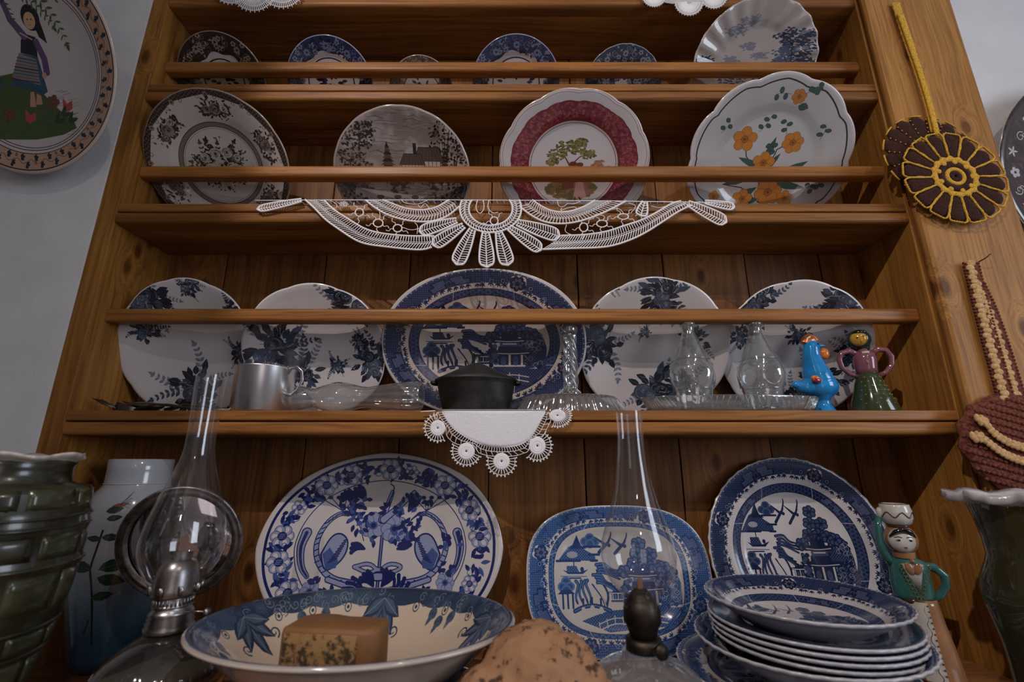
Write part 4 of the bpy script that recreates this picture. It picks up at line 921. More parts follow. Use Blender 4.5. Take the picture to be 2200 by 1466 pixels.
# third shelf
G1 = 'plates behind the rail of the third shelf'
E1 = .02
ed = lambda n=10, ph=0.: sc6(n, .020, ph)
stand('dinner_plate', -.5870, .1175, .1260, .8425, .085, -.378, Z1, printed('spray_a', floral_plate(101, [(-.55, .70, .30, .8), (.05, .86, .14, 0), (.66, .55, .16, 2.4), (-.62, .22, .17, .3), (.74, -.05, .16, 1.9), (.06, -.60, .36, .5), (.12, .95, .1, 0)])), 'white plate with dark flower sprays at the left end of the third shelf', group=G1, scal=ed(10, .3), back=M_white, prof=P_COUPE)
stand('dinner_plate', -.3560, .1290, .1215, .8438, .02, -.384, Z1, printed('spray_b', floral_plate(102, [(.52, .72, .32, 2.6), (-.62, .06, .38, 1.2), (-.28, -.34, .30, .2), (.80, -.18, .30, 2.0), (.28, -.22, .13, 1.2), (.60, .15, .12, 1.8)])), 'white plate with dark flower sprays behind the aluminium mug', group=G1, scal=ed(9, .9), back=M_white, prof=P_COUPE)
stand('oval_platter', -.0499, .1830, .1335, .8369, -.010, -.348, Z1, printed('willow_oval', willow(1200, .73, 2.0, dk=C(24, 30, 62), md=C(58, 70, 106), lt=C(198, 182, 172), seed=3, r_in=.645)), 'oval blue willow platter in the middle of the third shelf behind the black pot', 'platter', G1, nn=2.15, R=.12)
stand('dinner_plate', .2560, .1350, .1270, .8436, -.012, -.383, Z1, printed('spray_c', floral_plate(103, [(.10, .74, .30, 1.57), (-.60, .88, .1, .5), (-.72, .08, .32, -1.2), (.56, .10, .18, 2.3), (.06, -.62, .34, .3), (.45, -.52, .22, .3), (-.1, .22, .08, 0)])), 'white plate with dark flower sprays behind the left glass bottle', group=G1, scal=ed(9, .2), back=M_white, prof=P_COUPE)
stand('dinner_plate', .5141, .1345, .1245, .8440, -.045, -.386, Z1, printed('spray_d', floral_plate(104, [(-.55, .70, .28, .8), (.58, .72, .30, 2.4), (.08, .20, .16, 0), (-.74, .18, .16, .9), (.80, -.10, .22, 1.8), (.34, -.50, .30, .8), (.1, -.72, .2, 0)])), 'white plate with dark flower sprays behind the blue bird', group=G1, scal=ed(10, .6), back=M_white, prof=P_COUPE)
# bottom row
stand('oval_platter', -.2208, .2045, .1540, .8050, -.005, .120, ZC, printed('peafowl', delft()), 'oval blue and white platter painted with two long-necked birds', 'platter', scal=lambda a: 1 + .012 * (.5 - abs(math.sin(a * 4))), R=.10, back=M_white)
stand('oblong_platter', .1738, .1502, .1108, .7935, .027, .137, ZC, printed('willow_oblong', willow(1100, .74, 2.8, dk=C(34, 62, 116), md=C(80, 116, 168), lt=C(206, 202, 196), edge=C(212, 206, 200), seed=5, r_in=.70, bw=.06)), 'oblong light blue willow platter behind the right oil lamp', 'platter', nn=2.8, R=.11)
M_wil = printed('willow_round', willow(1200, 1.0, 2.0, dk=C(22, 32, 64), md=C(58, 74, 110), lt=C(206, 200, 200), seed=7))
stand('dinner_plate', .4738, .1513, .1507, .7879, -.005, .134, ZC, M_wil, 'large round blue willow plate leaning behind the stack of plates', 'plate', beads=44)

# the stack, bottom to top
GS = 'blue willow plates stacked on the worktop'
stack = [
    ('dinner_plate', (.340, .632, -.2640), .128, P_STD, 'lowest plate of the blue willow stack', 0, 0),
    ('dinner_plate', (.337, .628, -.2480), .131, P_STD, 'second plate from the bottom of the blue willow stack', 0, 0),
    ('dinner_plate', (.335, .632, -.2350), .130, P_STD, 'third plate from the bottom of the blue willow stack, under the deep bowl', 0, 0),
    ('soup_plate', (.355, .630, -.2000), .1250, P_SOUP, 'wide grey-white soup plate low in the blue willow stack, holding the flat plates', .5, -.035),
    ('side_plate', (.374, .648, -.2055), .1150, P_STD, 'lowest of the four flat plates inside the wide soup plate', .9, -.018),
    ('side_plate', (.375, .650, -.1990), .1160, P_STD, 'second of the four flat plates inside the wide soup plate', 1.7, -.014),
    ('side_plate', (.374, .651, -.1925), .1165, P_STD, 'third of the four flat plates inside the wide soup plate', 2.5, -.010),
    ('side_plate', (.374, .652, -.1860), .1165, P_STD, 'uppermost of the four flat plates, right under the top soup plate', 3.3, -.006),
    ('soup_plate', (.3712, .6535, -.1641), .1150, P_SOUP, 'topmost soup plate of the blue willow stack, print seen inside', 0, 0)]
for nm, c, r, pf, lb, rz_, tl in stack:
    o = plate(nm, r, r, [M_wil, M_greyw], c, (-math.pi / 2, tl, 0), lb, 'plate', GS, prof=pf, centre=True, beads=44, seg=176, th=.004, foot=.5)
    o.rotation_euler = (Matrix.Rotation(tl, 3, 'Y') @ Matrix.Rotation(rz_, 3, 'Z') @ Matrix.Rotation(-math.pi / 2, 3, 'X')).to_euler()
# serving bowl and the dish beneath it
plate('serving_bowl', .1752, .1302, [printed('bowl_print', bowl_print()), M_cream], (-.1721, .5742, -.1667), (-math.pi / 2, 0, 0), 'large oval cream bowl with a blue leaf border holding a brown block', 'bowl', prof=P_BOWL, centre=True, R=.150, th=.006, seg=160, foot=.42)
M_navy = printed('navy_print', border_plate(14, C(30, 36, 54), C(16, 20, 32), C(70, 80, 104), .1, w=512, centre=False))
plate('serving_dish', .135, .105, [M_navy, M_navy], (-.155, .585, -.2455), (-math.pi / 2, 0, 0), 'dark navy patterned dish underneath the large oval bowl', 'dish', prof=P_BOWL, centre=True, R=.095, th=.005, foot=.4)

# wall plates
plate('wall_plate', .1617, .1774, [printed('dancer', dancer()), M_cream], (-.825, .623, .647), (.3665, 0, -.02), 'big plate painted with dancing girls on grass, hung on the left wall', 'plate', centre=True, prof=P_COUPE, R=.16)
plate('wall_plate', .1900, .1930, [printed('scroll', white_scroll()), M_cream], (1.066, .7130, .509), (.13, 0, 0), 'dark brown plate with white scrollwork, hung on the right wall', 'plate', centre=True, prof=P_STD, R=.12)
# ------------------------------------------------------------------ brown block, loaf
def blob(name, mb, m, parent=None, vox=.0016, sm=6, label=None, disp=0, dscale=.02):
    o = mb.build(name, m, None); r = o.modifiers.new('remesh', 'REMESH'); r.mode = 'VOXEL'; r.voxel_size = vox; r.use_smooth_shade = True
    s = o.modifiers.new('smooth', 'SMOOTH'); s.iterations = sm; s.factor = .5
    if disp:
        t = bpy.data.textures.new(name, 'CLOUDS'); t.noise_scale = dscale; d = o.modifiers.new('lumps', 'DISPLACE'); d.texture = t; d.strength = disp; d.texture_coords = 'LOCAL'
    if parent is not None: o.parent = parent; o.matrix_parent_inverse = Matrix.Translation(-Vector(parent.location))
    if label: o['label'] = label
    return o
def speckle(name, base, dark, sc=90, lo=.62, hi=.72, rough=.8):
    m, nt, b = mat(name, rough); L = nt.links.new; tc = nd(nt, 'ShaderNodeTexCoord'); n = nd(nt, 'ShaderNodeTexNoise', Scale=sc, Detail=5.0, Roughness=.7); L(tc.outputs['Object'], n.inputs['Vector'])
    n2 = nd(nt, 'ShaderNodeTexNoise', Scale=sc / 5, Detail=2.0); L(tc.outputs['Object'], n2.inputs['Vector']); a = nd(nt, 'ShaderNodeMath', operation='ADD'); L(n.outputs['Fac'], a.inputs[0]); s_ = nd(nt, 'ShaderNodeMath', operation='MULTIPLY_ADD'); s_.inputs[1].default_value = .7; s_.inputs[2].default_value = -.35; L(n2.outputs['Fac'], s_.inputs[0]); L(s_.outputs[0], a.inputs[1])
    r = ramp(nt, [(lo, base), (hi, dark)]); L(a.outputs[0], r.inputs[0]); L(r.outputs[0], b.inputs['Base Color'])
    bp = nd(nt, 'ShaderNodeBump', Strength=.4, Distance=.001); L(n.outputs['Fac'], bp.inputs['Height']); L(bp.outputs[0], b.inputs['Normal']); return m
M_soap = speckle('aged_soap', (.25, .115, .036), (.20, .085, .026), 60, .3, .7, .6)
M_soapf = speckle('stamped_soap_face', (.34, .19, .070), (.05, .030, .015), 190, .47, .58, .8)
M_loaf = speckle('tan_lump', (.36, .190, .095), (.07, .026, .010), 75, .54, .61)
sp = empty('soap_block', (-.180, .535, -.203), 'brown aged block with a rounded end and worn dark print, lying in the oval bowl', 'soap', rot=(0, 0, math.radians(-7)))
b = MB(); P = [(-.050, -.024), (.036, -.024), (.047, -.019), (.051, -.010), (.051, .012), (.045, .022), (.005, .022), (-.012, .027), (-.034, .027), (-.050, .016)]
n = len(P); b.add([(x, y, z) for z in (0, .044) for x, y in P], [tuple(range(n))[::-1], tuple(range(n, 2 * n))] + [(i, (i + 1) % n, n + (i + 1) % n, n + i) for i in range(n)])
o = b.build('body', M_soap, sp, smooth=True, bevel=.006)
b = MB(); b.box(-.045, .032, -.0250, -.0236, .004, .039); b.build('printed_face', M_soapf, sp, bevel=.0015)
b = MB(); b.ball((.020, .510, -.232), 1, .060, .056, .078, 36, 24); b.ball((-.020, .495, -.245), 1, .045, .045, .062); b.ball((.062, .508, -.245), 1, .045, .045, .062); b.ball((.045, .500, -.205), 1, .045, .04, .045)
b.box(-.04, .08, .47, .55, -.285, -.25)
o = blob('bread_loaf', b, M_loaf, None, .0030, 8, None, .012, .022); o.location = (0, 0, .002)
tag(o, 'rough tan lump with dark brown specks beside the oval bowl', 'loaf')

# ------------------------------------------------------------------ oil lamps
def add(par, name, b, m, label=None, **kw):
    o = b.build(name, m, None, **kw); o.parent = par; o.matrix_parent_inverse = Matrix.Translation(-Vector(par.location))
    if label: o['label'] = label
    return o
lx, ly = -.399, .600
LA = empty('oil_lamp', (lx, ly, ZC), 'left oil lamp with a tall glass chimney, tin burner and round mirror reflector', 'lamp')
b = MB(); b.lathe([(.0175, .1118), (.0176, .100), (.0172, .0705), (.0163, .0377), (.0170, .018), (.0190, .0051), (.0245, -.0150), (.0330, -.040), (.0410, -.066), (.0455, -.088), (.0455, -.100), (.041, -.116), (.033, -.130), (.026, -.140), (.0235, -.147)], 56, (lx, ly)); add(LA, 'chimney', b, M_glass)
b = MB(); b.lathe([(.004, -.108), (.010, -.1095), (.017, -.114), (.0205, -.122), (.0225, -.1314), (.0235, -.1425), (.0240, -.149), (.0225, -.1510), (.0205, -.1515)], 40, (lx, ly)); bd = add(LA, 'burner_dome', b, M_tin)
b = MB()
for k in range(30):
    a = 2 * math.pi * k / 30; x, y = lx + .0200 * math.cos(a), ly + .0200 * math.sin(a); b.tube([(x, y, -.1515), (x, y, -.1605)], .0011, 4)
b.lathe([(.0200, -.1515), (.0212, -.1522), (.0200, -.153)], 36, (lx, ly)); b.lathe([(.0200, -.159), (.0212, -.1605), (.0200, -.162)], 36, (lx, ly)); add(LA, 'vent_ring', b, M_tin)
b = MB()
for k in range(8):
    a = 2 * math.pi * k / 8; b.tube([(lx + .0245 * math.cos(a), ly + .0245 * math.sin(a), -.148), (lx + .0262 * math.cos(a), ly + .0262 * math.sin(a), -.138)], .0035, 6, flat=.3)
add(LA, 'chimney_prong', b, M_tin)
b = MB(); b.lathe([(.0190, -.150), (.0190, -.163), (.0215, -.1665), (.0232, -.169), (.0215, -.1705), (.0238, -.1730), (.0220, -.1748), (.0245, -.1775), (.0225, -.1795), (.0252, -.1825), (.0245, -.1865), (.0200, -.1880)], 44, (lx, ly)); add(LA, 'screw_collar', b, M_tin)
b = MB(); b.tube([(lx + .02, ly - .004, -.166), (lx + .046, ly - .010, -.1645)], .0009, 6); b.lathe([(.001, -.0015), (.004, -.001), (.004, .001), (.001, .0015)], 14); 
add(LA, 'wick_winder', b, M_tin) if False else None
b = MB(); b.tube([(lx + .018, ly - .008, -.166), (lx + .048, ly - .014, -.1645)], .0009, 6); b.tube([(lx + .048, ly - .014, -.1645), (lx + .052, ly - .0145, -.1643)], .0038, 12); add(LA, 'wick_winder', b, M_tin)
b = MB(); b.lathe([(.012, -.105), (.013, -.125), (.012, -.150)], 24, (lx, ly)); add(LA, 'wick_tube', b, M_rust)
rib = lambda r, z, a: (r * (1 + (.020 * math.cos(40 * a) if -.236 < z < -.220 else 0)), z)
b = MB(); b.lathe([(.0195, -.1885), (.0235, -.1895), (.036, -.1975), (.052, -.209), (.0600, -.2185), (.0625, -.2235), (.0622, -.229), (.0585, -.2345), (.050, -.245), (.036, -.255), (.022, -.262), (.019, -.267), (.024, -.274), (.040, -.281), (.050, -.286), (.050, -.2898), (.002, -.2898)], 120, (lx, ly), fn=rib); add(LA, 'oil_font', b, M_font)
b = MB(); b.lathe([(.002, -.222), (.052, -.222), (.058, -.228), (.050, -.240), (.03, -.252), (.002, -.255)], 40, (lx, ly)); M_oil = thin_glass('lamp_oil', (.30, .22, .10), .6, .1, 0, .2); add(LA, 'oil', b, M_oil)
mc = Vector((-.4420, .660, -.102)); Rm = Matrix.Rotation(.235, 3, 'Z') @ Matrix.Rotation(.242, 3, 'X') @ Matrix.Rotation(math.pi / 2, 3, 'X')
def disc_lathe(prof, mat_, name, seg=72):
    b = MB(); b.lathe(prof, seg); b.v = [tuple(Rm @ Vector(v) + mc) for v in b.v]; return add(LA, name, b, mat_)
disc_lathe([(.001, .0060), (.020, .0055), (.040, .0040), (.0605, .0005), (.0625, -.0006)], M_mirror, 'mirror')
disc_lathe([(.0610, .0015), (.0635, .0045), (.0680, .0050), (.0705, .0032), (.0725, .0055), (.0745, .0040), (.0748, .0), (.0735, -.002), (.066, -.0035), (.001, -.004)], M_rust, 'reflector_rim')
b = MB(); b.tube([(lx, ly + .022, -.155), (lx - .01, ly + .045, -.158), (-.436, .672, -.150), (-.441, .668, -.120)], .0018, 6); add(LA, 'bracket', b, M_rust)

lx, ly = .147, .580
LB = empty('oil_lamp', (lx, ly, ZC), 'right oil lamp with a slim glass chimney and blackened brass burner', 'lamp')
b = MB(); b.lathe([(.0160, .0623), (.0160, .0300), (.0172, .012), (.0190, -.0028), (.0222, -.026), (.0270, -.0460), (.0350, -.0690), (.0408, -.0870), (.0428, -.1040), (.0405, -.1180), (.0350, -.1300), (.0265, -.1395), (.0215, -.1440), (.0200, -.1500), (.0198, -.158)], 56, (lx, ly)); add(LB, 'chimney', b, M_glass)
b = MB(); b.lathe([(.003, -.139), (.007, -.1395), (.012, -.144), (.0175, -.1535), (.0203, -.1590), (.0207, -.1720), (.0185, -.1750), (.0160, -.1820), (.0142, -.1880), (.002, -.1885)], 40, (lx, ly)); add(LB, 'burner', b, M_brass)
b = MB(); b.lathe([(.0142, -.1880), (.0196, -.1890), (.0198, -.2005), (.0175, -.2015), (.002, -.202)], 40, (lx, ly)); add(LB, 'collar', b, M_brass)
b = MB(); b.tube([(lx + .008, ly - .018, -.193), (lx + .011, ly - .030, -.193)], .0016, 8); b.tube([(lx + .0105, ly - .0285, -.193), (lx + .0112, ly - .0315, -.193)], .0076, 24); add(LB, 'wick_knob', b, M_brass)
M_wick, _, _ = mat('wick_cloth', .9, col=(.25, .12, .08)); b = MB(); b.box(lx - .003, lx + .003, ly - .001, ly + .001, -.145, -.128); add(LB, 'wick', b, M_wick, bevel=.0004)
rib2 = lambda r, z, a: (r * (1 + (.012 * math.cos(24 * a) if z < -.222 and r > .04 else 0)), z)
b = MB(); b.lathe([(.0200, -.2010), (.0245, -.2020), (.0248, -.2075), (.030, -.2095), (.046, -.2165), (.0575, -.2255), (.0600, -.2340), (.0570, -.2460), (.045, -.256), (.028, -.263), (.020, -.268), (.026, -.276), (.046, -.285), (.048, -.2898), (.002, -.2898)], 96, (lx, ly), fn=rib2); add(LB, 'oil_font', b, thin_glass('clear_font_glass', (.66, .65, .62), 1.9, .06, .4, .16))

# ------------------------------------------------------------------ vases
def ruffle(r, z, a, r0, amp=.004, n=7): return r
lx, ly = -.607, .778
VW = empty('white_vase', (lx, ly, ZC), 'white milk-glass vase fading to blue with painted roses, behind the green vase', 'vase')
prof = [(.030, -.2898), (.0320, -.2780), (.0385, -.2450), (.0460, -.2110), (.0545, -.1700), (.0595, -.1250), (.0592, -.0850), (.0540, -.0560), (.0465, -.0400), (.0405, -.0320), (.0392, -.0283), (.0392, -.0099), (.0397, .0047), (.0385, .0055), (.0375, .0045), (.0370, -.028), (.035, -.04)]
prof = [(r * 1.105, max(z * 1.11, -.2898)) for r, z in prof]
def vuv(co):
    a = np.arctan2(co[:, 1] - ly, co[:, 0] - lx); return np.stack([(a / (2 * math.pi) + .75) % 1.0, (co[:, 2] + .29) / .30], 1)
b = MB(); b.lathe(prof, 64, (lx, ly)); o = add(VW, 'body', b, printed('vase_print', vase_print()), uvf=vuv)
me = o.data; uvl = me.uv_layers[0]
for p in me.polygons:     # close the seam
    us = [uvl.data[i].uv[0] for i in p.loop_indices]
    if max(us) - min(us) > .5:
        for i in p.loop_indices:
            if uvl.data[i].uv[0] < .5: uvl.data[i].uv[0] += 1
b = MB(); b.tube([(lx + .0437 * math.cos(2 * math.pi * k / 40), ly + .0437 * math.sin(2 * math.pi * k / 40), -.0316) for k in range(40)], .0012, 6, True); add(VW, 'neck_ring', b, M_white)

M_green = glaze('olive_green_glaze', (.036, .037, .017), .26, .25, 16); M_greenl = glaze('light_green_glaze', (.052, .056, .025), .24, .2, 20)
lx, ly = -.522, .500
VG = empty('green_vase', (lx, ly, ZC), 'big olive green glazed vase with a basket-weave relief and a ruffled white lip', 'vase')
def wv(r, z, a): return (r, z)
bprof = [(.036, -.2898), (.041, -.262), (.0455, -.230), (.0475, -.2080), (.0495, -.205), (.0505, -.200), (.0535, -.1800), (.0560, -.1755), (.0570, -.170), (.0585, -.1570), (.0610, -.1530), (.0625, -.1400), (.0650, -.1200), (.0665, -.1040), (.0690, -.1010), (.0695, -.0960), (.0678, -.0920), (.0675, -.0680), (.0688, -.0650), (.0690, -.0590), (.0680, -.0555), (.0685, -.0495), (.0668, -.0465), (.0655, -.0300), (.0630, -.0240), (.0500, -.0215), (.0462, -.0190), (.0455, -.0060), (.0475, .0020), (.0450, .004), (.0435, -.006), (.0430, -.02)]
b = MB(); b.lathe(bprof, 96, (lx, ly)); add(VG, 'body', b, M_green)
def weave(z0, z1, r0, r1, n, ph, bow=.0010, nm='woven_block'):
    for k in range(n):
        a0 = 2 * math.pi * (k + .06) / n + ph; a1 = 2 * math.pi * (k + .94) / n + ph; b = MB(); m = 7; vs = []
        for j in range(4):
            for i in range(m):
                a = a0 + (a1 - a0) * i / (m - 1); t = j / 3; r = r0 + (r1 - r0) * t + bow * math.sin(math.pi * t) * (.6 + .4 * math.sin(math.pi * i / (m - 1))); vs.append((lx + r * math.cos(a), ly + r * math.sin(a), z0 + (z1 - z0) * t))
        ns = len(vs); vs += [(lx + (x - lx) * .95, ly + (y - ly) * .95, z) for x, y, z in vs]; fs = []
        for j in range(3):
            for i in range(m - 1): q = j * m + i; fs.append((q, q + 1, q + m + 1, q + m)); fs.append((ns + q, ns + q + m, ns + q + m + 1, ns + q + 1))
        bd_ = [i for i in range(m)] + [j * m + m - 1 for j in range(1, 4)] + [3 * m + i for i in range(m - 2, -1, -1)] + [m * j for j in (2, 1)]
        for i in range(len(bd_)): p, q = bd_[i], bd_[(i + 1) % len(bd_)]; fs.append((p, ns + p, ns + q, q))
        b.add(vs, fs); add(VG, nm, b, M_green if k % 2 else M_greenl)
weave(-.0455, -.0260, .0667, .0648, 9, .1); weave(-.0915, -.0690, .0680, .0680, 9, .36); weave(-.1390, -.1050, .0633, .0672, 9, .1); weave(-.1740, -.1580, .0573, .0592, 9, .3); weave(-.2040, -.1830, .0508, .0537, 9, .1)
for zc, rr in ((-.098, .0695), (-.062, .0690), (-.0525, .0685), (-.1545, .0605), (-.1775, .0558), (-.2065, .0485)):
    b = MB(); b.tube([(lx + rr * math.cos(2 * math.pi * k / 64), ly + rr * math.sin(2 * math.pi * k / 64), zc + .0012 * math.sin(6.28 * k / 64 * 3)) for k in range(64)], .0017, 6, True); add(VG, 'band', b, M_green)
def ruff(z0, r0, r1, cx, cy, n=9, amp=.10, dz=.004, zs_=1.0):
    b = MB(); seg = 140
    pr = [(r0, z0), (r0 + (r1 - r0) * .55, z0 + .003), (r1, z0 + .0045), (r1 * 1.005, z0 + .006 * zs_), (r1, z0 + .0078 * zs_), (r0 + (r1 - r0) * .5, z0 + .006 * zs_), (r0 * .96, z0 + .002)]
    def f(r, z, a):
        t = max(0, (r - r0 * .9) / (r1 - r0 * .9)); w = math.sin(n * a) + .35 * math.sin(2 * n * a + 1) + .2 * math.sin(31 * a); return (r * (1 + amp * t * w), z + dz * t * math.sin(n * a + 1.3))
    b.lathe(pr, seg, (cx, cy), fn=f); return b
add(VG, 'ruffled_lip', ruff(.001, .0462, .0530, lx, ly, 6, .05, .0022), M_cream, 'cream ruffled lip')
lx, ly = .592, .560
VR = empty('glass_vase', (lx, ly, ZC), 'dark olive glass vase with a frilled white lip at the right edge', 'vase')
b = MB(); b.lathe([(.044, -.2898), (.0445, -.2500), (.0470, -.1980), (.0535, -.1600), (.0550, -.1432), (.0520, -.1270), (.0455, -.1120), (.0425, -.1030), (.0430, -.0850), (.0465, -.0620), (.0495, -.0468), (.0510, -.0400), (.0495, -.0400), (.046, -.055), (.041, -.085), (.0405, -.103), (.050, -.135), (.0515, -.155), (.042, -.25), (.034, -.285)], 80, (lx, ly)); add(VR, 'body', b, M_olive)
add(VR, 'frilled_lip', ruff(-.0465, .0490, .0650, lx, ly, 8, .055, .0024, zs_=1.7), M_white, 'white frilled lip')

# ------------------------------------------------------------------ things on the third shelf
zs = Z1 + .0004
mg = empty('mug', (-.419, .768, zs), 'brushed aluminium mug with a wire-thin loop handle', 'mug')
b = MB(); b.lathe([(.002, zs), (.0445, zs), (.0462, zs + .002), (.0460, zs + .070), (.0472, zs + .0735), (.0472, zs + .0755), (.0455, zs + .0755), (.0448, zs + .070), (.0448, zs + .004), (.002, zs + .003)], 72, (-.419, .768)); add(mg, 'cup', b, M_alu)
b = MB(); P = [(.043, -.012, .066), (.050, -.018, .073), (.062, -.022, .074), (.071, -.022, .066), (.073, -.022, .052), (.066, -.020, .036), (.055, -.016, .028), (.044, -.012, .030)]
b.tube([(-.419 + x, .768 + y, zs + z) for x, y, z in P], .0030, 8, flat=.45); add(mg, 'handle', b, M_alu)
pt = empty('lidded_pot', (-.0610, .771, zs), 'blackened oval pot with a dull domed lid on the white doily', 'pot')
b = MB(); b.lathe([(.002, zs + .0008), (.0420, zs + .0008), (.0475, zs + .006), (.0520, zs + .022), (.0560, zs + .046), (.0580, zs + .0520), (.0605, zs + .0540), (.0605, zs + .0560), (.057, zs + .0565), (.0545, zs + .053), (.050, zs + .03), (.044, zs + .008), (.002, zs + .006)], 64, (-.0610, .771), sx=1.16, sy=.80); add(pt, 'body', b, M_pot)
b = MB(); b.lathe([(.0600, zs + .0565), (.0590, zs + .0580), (.0520, zs + .0615), (.0380, zs + .0690), (.0240, zs + .0770), (.0120, zs + .0830), (.0060, zs + .0860), (.0045, zs + .0880), (.002, zs + .0882)], 64, (-.0610, .771), sx=1.14, sy=.79); lid = add(pt, 'lid', b, M_lid)
b = MB(); b.lathe([(.0062, zs + .0845), (.0045, zs + .0900), (.0040, zs + .0960), (.0060, zs + .0985), (.0092, zs + .1000), (.0085, zs + .1020), (.0035, zs + .1045), (.001, zs + .1048)], 28, (-.0610, .771)); k_ = b.build('knob', M_lid); k_.parent = lid; k_.matrix_parent_inverse = Matrix.Identity(4)
for s in (-1, 1):
    b = MB(); b.tube([(-.0610 + s * .066, .762, zs + .050), (-.0610 + s * .074, .762, zs + .0505), (-.0610 + s * .0745, .774, zs + .0505), (-.0610 + s * .066, .778, zs + .050)], .0028, 8); add(pt, 'lug', b, M_pot)
def bottle(X, Y, s, label, cork):
    e = empty('glass_bottle', (X, Y, zs + .006), label, 'bottle', 'clear glass bottles on the third shelf'); z0 = zs + .006
    pr = [(.002, z0), (.0262, z0), (.0272, z0 + .003), (.0272, z0 + .010), (.0295, z0 + .028), (.0302, z0 + .033), (.0345, z0 + .042), (.0368, z0 + .056), (.0345, z0 + .070), (.0300, z0 + .080), (.0298, z0 + .083), (.0225, z0 + .100), (.0150, z0 + .118), (.0106, z0 + .130), (.0100, z0 + .138), (.0112, z0 + .141), (.0135, z0 + .143), (.0138, z0 + .146), (.0125, z0 + .1475), (.0085, z0 + .1475), (.0080, z0 + .13)]
    pr = [(r * s, z) for r, z in pr]
    f = lambda r, z, a: (r * (1 + (.030 * math.cos(6 * a) if z0 + .034 < z < z0 + .079 else 0)), z)
    b = MB(); b.lathe(pr, 96, (X, Y), fn=f); add(e, 'glass_body', b, M_press)
    for zz, rr in ((.0315, .0306), (.0815, .0304)):
        b = MB(); b.tube([(X + rr * s * math.cos(2 * math.pi * k / 48), Y + rr * s * math.sin(2 * math.pi * k / 48), z0 + zz) for k in range(48)], .0009, 5, True); add(e, 'raised_band', b, M_press)
    for k in range(6):     # pressed ovals round the belly
        a0 = 2 * math.pi * (k + .5) / 6; P = []
        for j in range(24):
            t = 2 * math.pi * j / 24; a = a0 + .42 * math.cos(t); zz = .056 + .0195 * math.sin(t); rr = (.0362 - .0035 * abs(math.sin(t)) ** 2) * s; P.append((X + rr * math.cos(a), Y + rr * math.sin(a), z0 + zz))
        b = MB(); b.tube(P, .0008, 5, True); add(e, 'pressed_oval', b, M_press)
    if cork:
        b = MB(); b.lathe([(.001, z0 + .128), (.0078, z0 + .128), (.0086, z0 + .1475), (.0086, z0 + .1500), (.001, z0 + .1500)], 20, (X, Y)); add(e, 'stopper', b, mat('red_brown_cork', .8, col=(.10, .025, .015))[0])
bottle(.3040, .7600, 1.0, 'left clear glass bottle without a stopper, standing on the long glass tray', False)
bottle(.4195, .7600, 1.02, 'right clear glass bottle with a red-brown stopper, standing on the long glass tray', True)
ty = empty('glass_tray', (.362, .7615, zs), 'long oval pressed-glass tray carrying the two bottles', 'tray')
b = MB(); b.lathe([(.002, zs), (.88, zs), (.90, zs + .001), (.955, zs + .012), (1.0, zs + .0235), (1.0, zs + .0250), (.98, zs + .0250), (.93, zs + .012), (.875, zs + .0045), (.002, zs + .004)], 160, (.362, .7615), sx=.146, sy=.0405, fn=lambda r, z, a: (r * (1 + (.006 * math.cos(70 * a) if r > .9 else 0)), z)); b.v = [(x, y, z) for x, y, z in b.v]; add(ty, 'dish', b, M_press)
b = MB()
for k in range(46):
    a = math.pi + math.pi * k / 45; P = []
    for j in range(5):
        t = j / 4; r = .925 + .078 * t; aa = a + (.06 if (k // 12) % 2 else -.06) * t; P.append((.362 + .146 * r * math.cos(aa), .7615 + .0405 * r * math.sin(aa), zs + .004 + .019 * t))
    b.tube(P, .0008, 4)
o = add(ty, 'moulded_ribs', b, M_press)
ds = empty('ribbed_glass_dish', (.098, .768, zs), 'upturned ribbed glass dish right of the black pot', 'dish')
b = MB(); f = lambda r, z, a: (r * (1 + .022 * math.cos(44 * a)), z)
b.lathe([(.092, zs), (.090, zs + .003), (.080, zs + .020), (.0735, zs + .0270), (.066, zs + .0285), (.002, zs + .0285)], 176, (.098, .768), fn=f, sy=.50); add(ds, 'shell', b, M_press)
cs = empty('glass_candlestick', (.100, .772, zs + .029), 'twisted glass column standing on the ribbed dish', 'candlestick')
b = MB(); z0 = zs + .029; f = lambda r, z, a: (r * (1 + (.13 * math.cos(5 * a + (z - z0) * 260) if z0 + .012 < z < z0 + .108 else 0)), z)
pr = [(.002, z0), (.0175, z0), (.0175, z0 + .006), (.0130, z0 + .010)] + [(.0118, z0 + .012 + .096 * i / 40) for i in range(41)] + [(.0130, z0 + .108), (.0150, z0 + .113), (.0155, z0 + .119), (.0125, z0 + .1255), (.002, z0 + .1265)]
b.lathe(pr, 60, (.100, .772), fn=f); add(cs, 'stem', b, M_press)
# chimney lying on its side
lc = empty('glass_lamp_chimney', (-.255, .762, zs + .026), 'clear glass lamp chimney lying on its side between mug and black pot', 'lamp chimney')
pr = [(.0200, -.108), (.0195, -.100), (.0165, -.085), (.0150, -.078), (.0200, -.064), (.0250, -.048), (.0262, -.036), (.0245, -.022), (.0205, -.008), (.0175, .004), (.0165, .014), (.0185, .028), (.0210, .050), (.0235, .075), (.0245, .095), (.0220, .104), (.0195, .106)]
b = MB(); b.lathe(pr, 64, fn=lambda r, z, a: (r * (1 + (.05 * math.cos(12 * a) if z > -.01 else .015 * math.cos(8 * a))), z)); Rl = Matrix.Rotation(math.radians(-4), 3, 'Z') @ Matrix.Rotation(math.pi / 2, 3, 'Y'); b.v = [tuple(Rl @ Vector(v) + Vector((-.255, .762, zs + .0258))) for v in b.v]; add(lc, 'glass_tube', b, M_press)
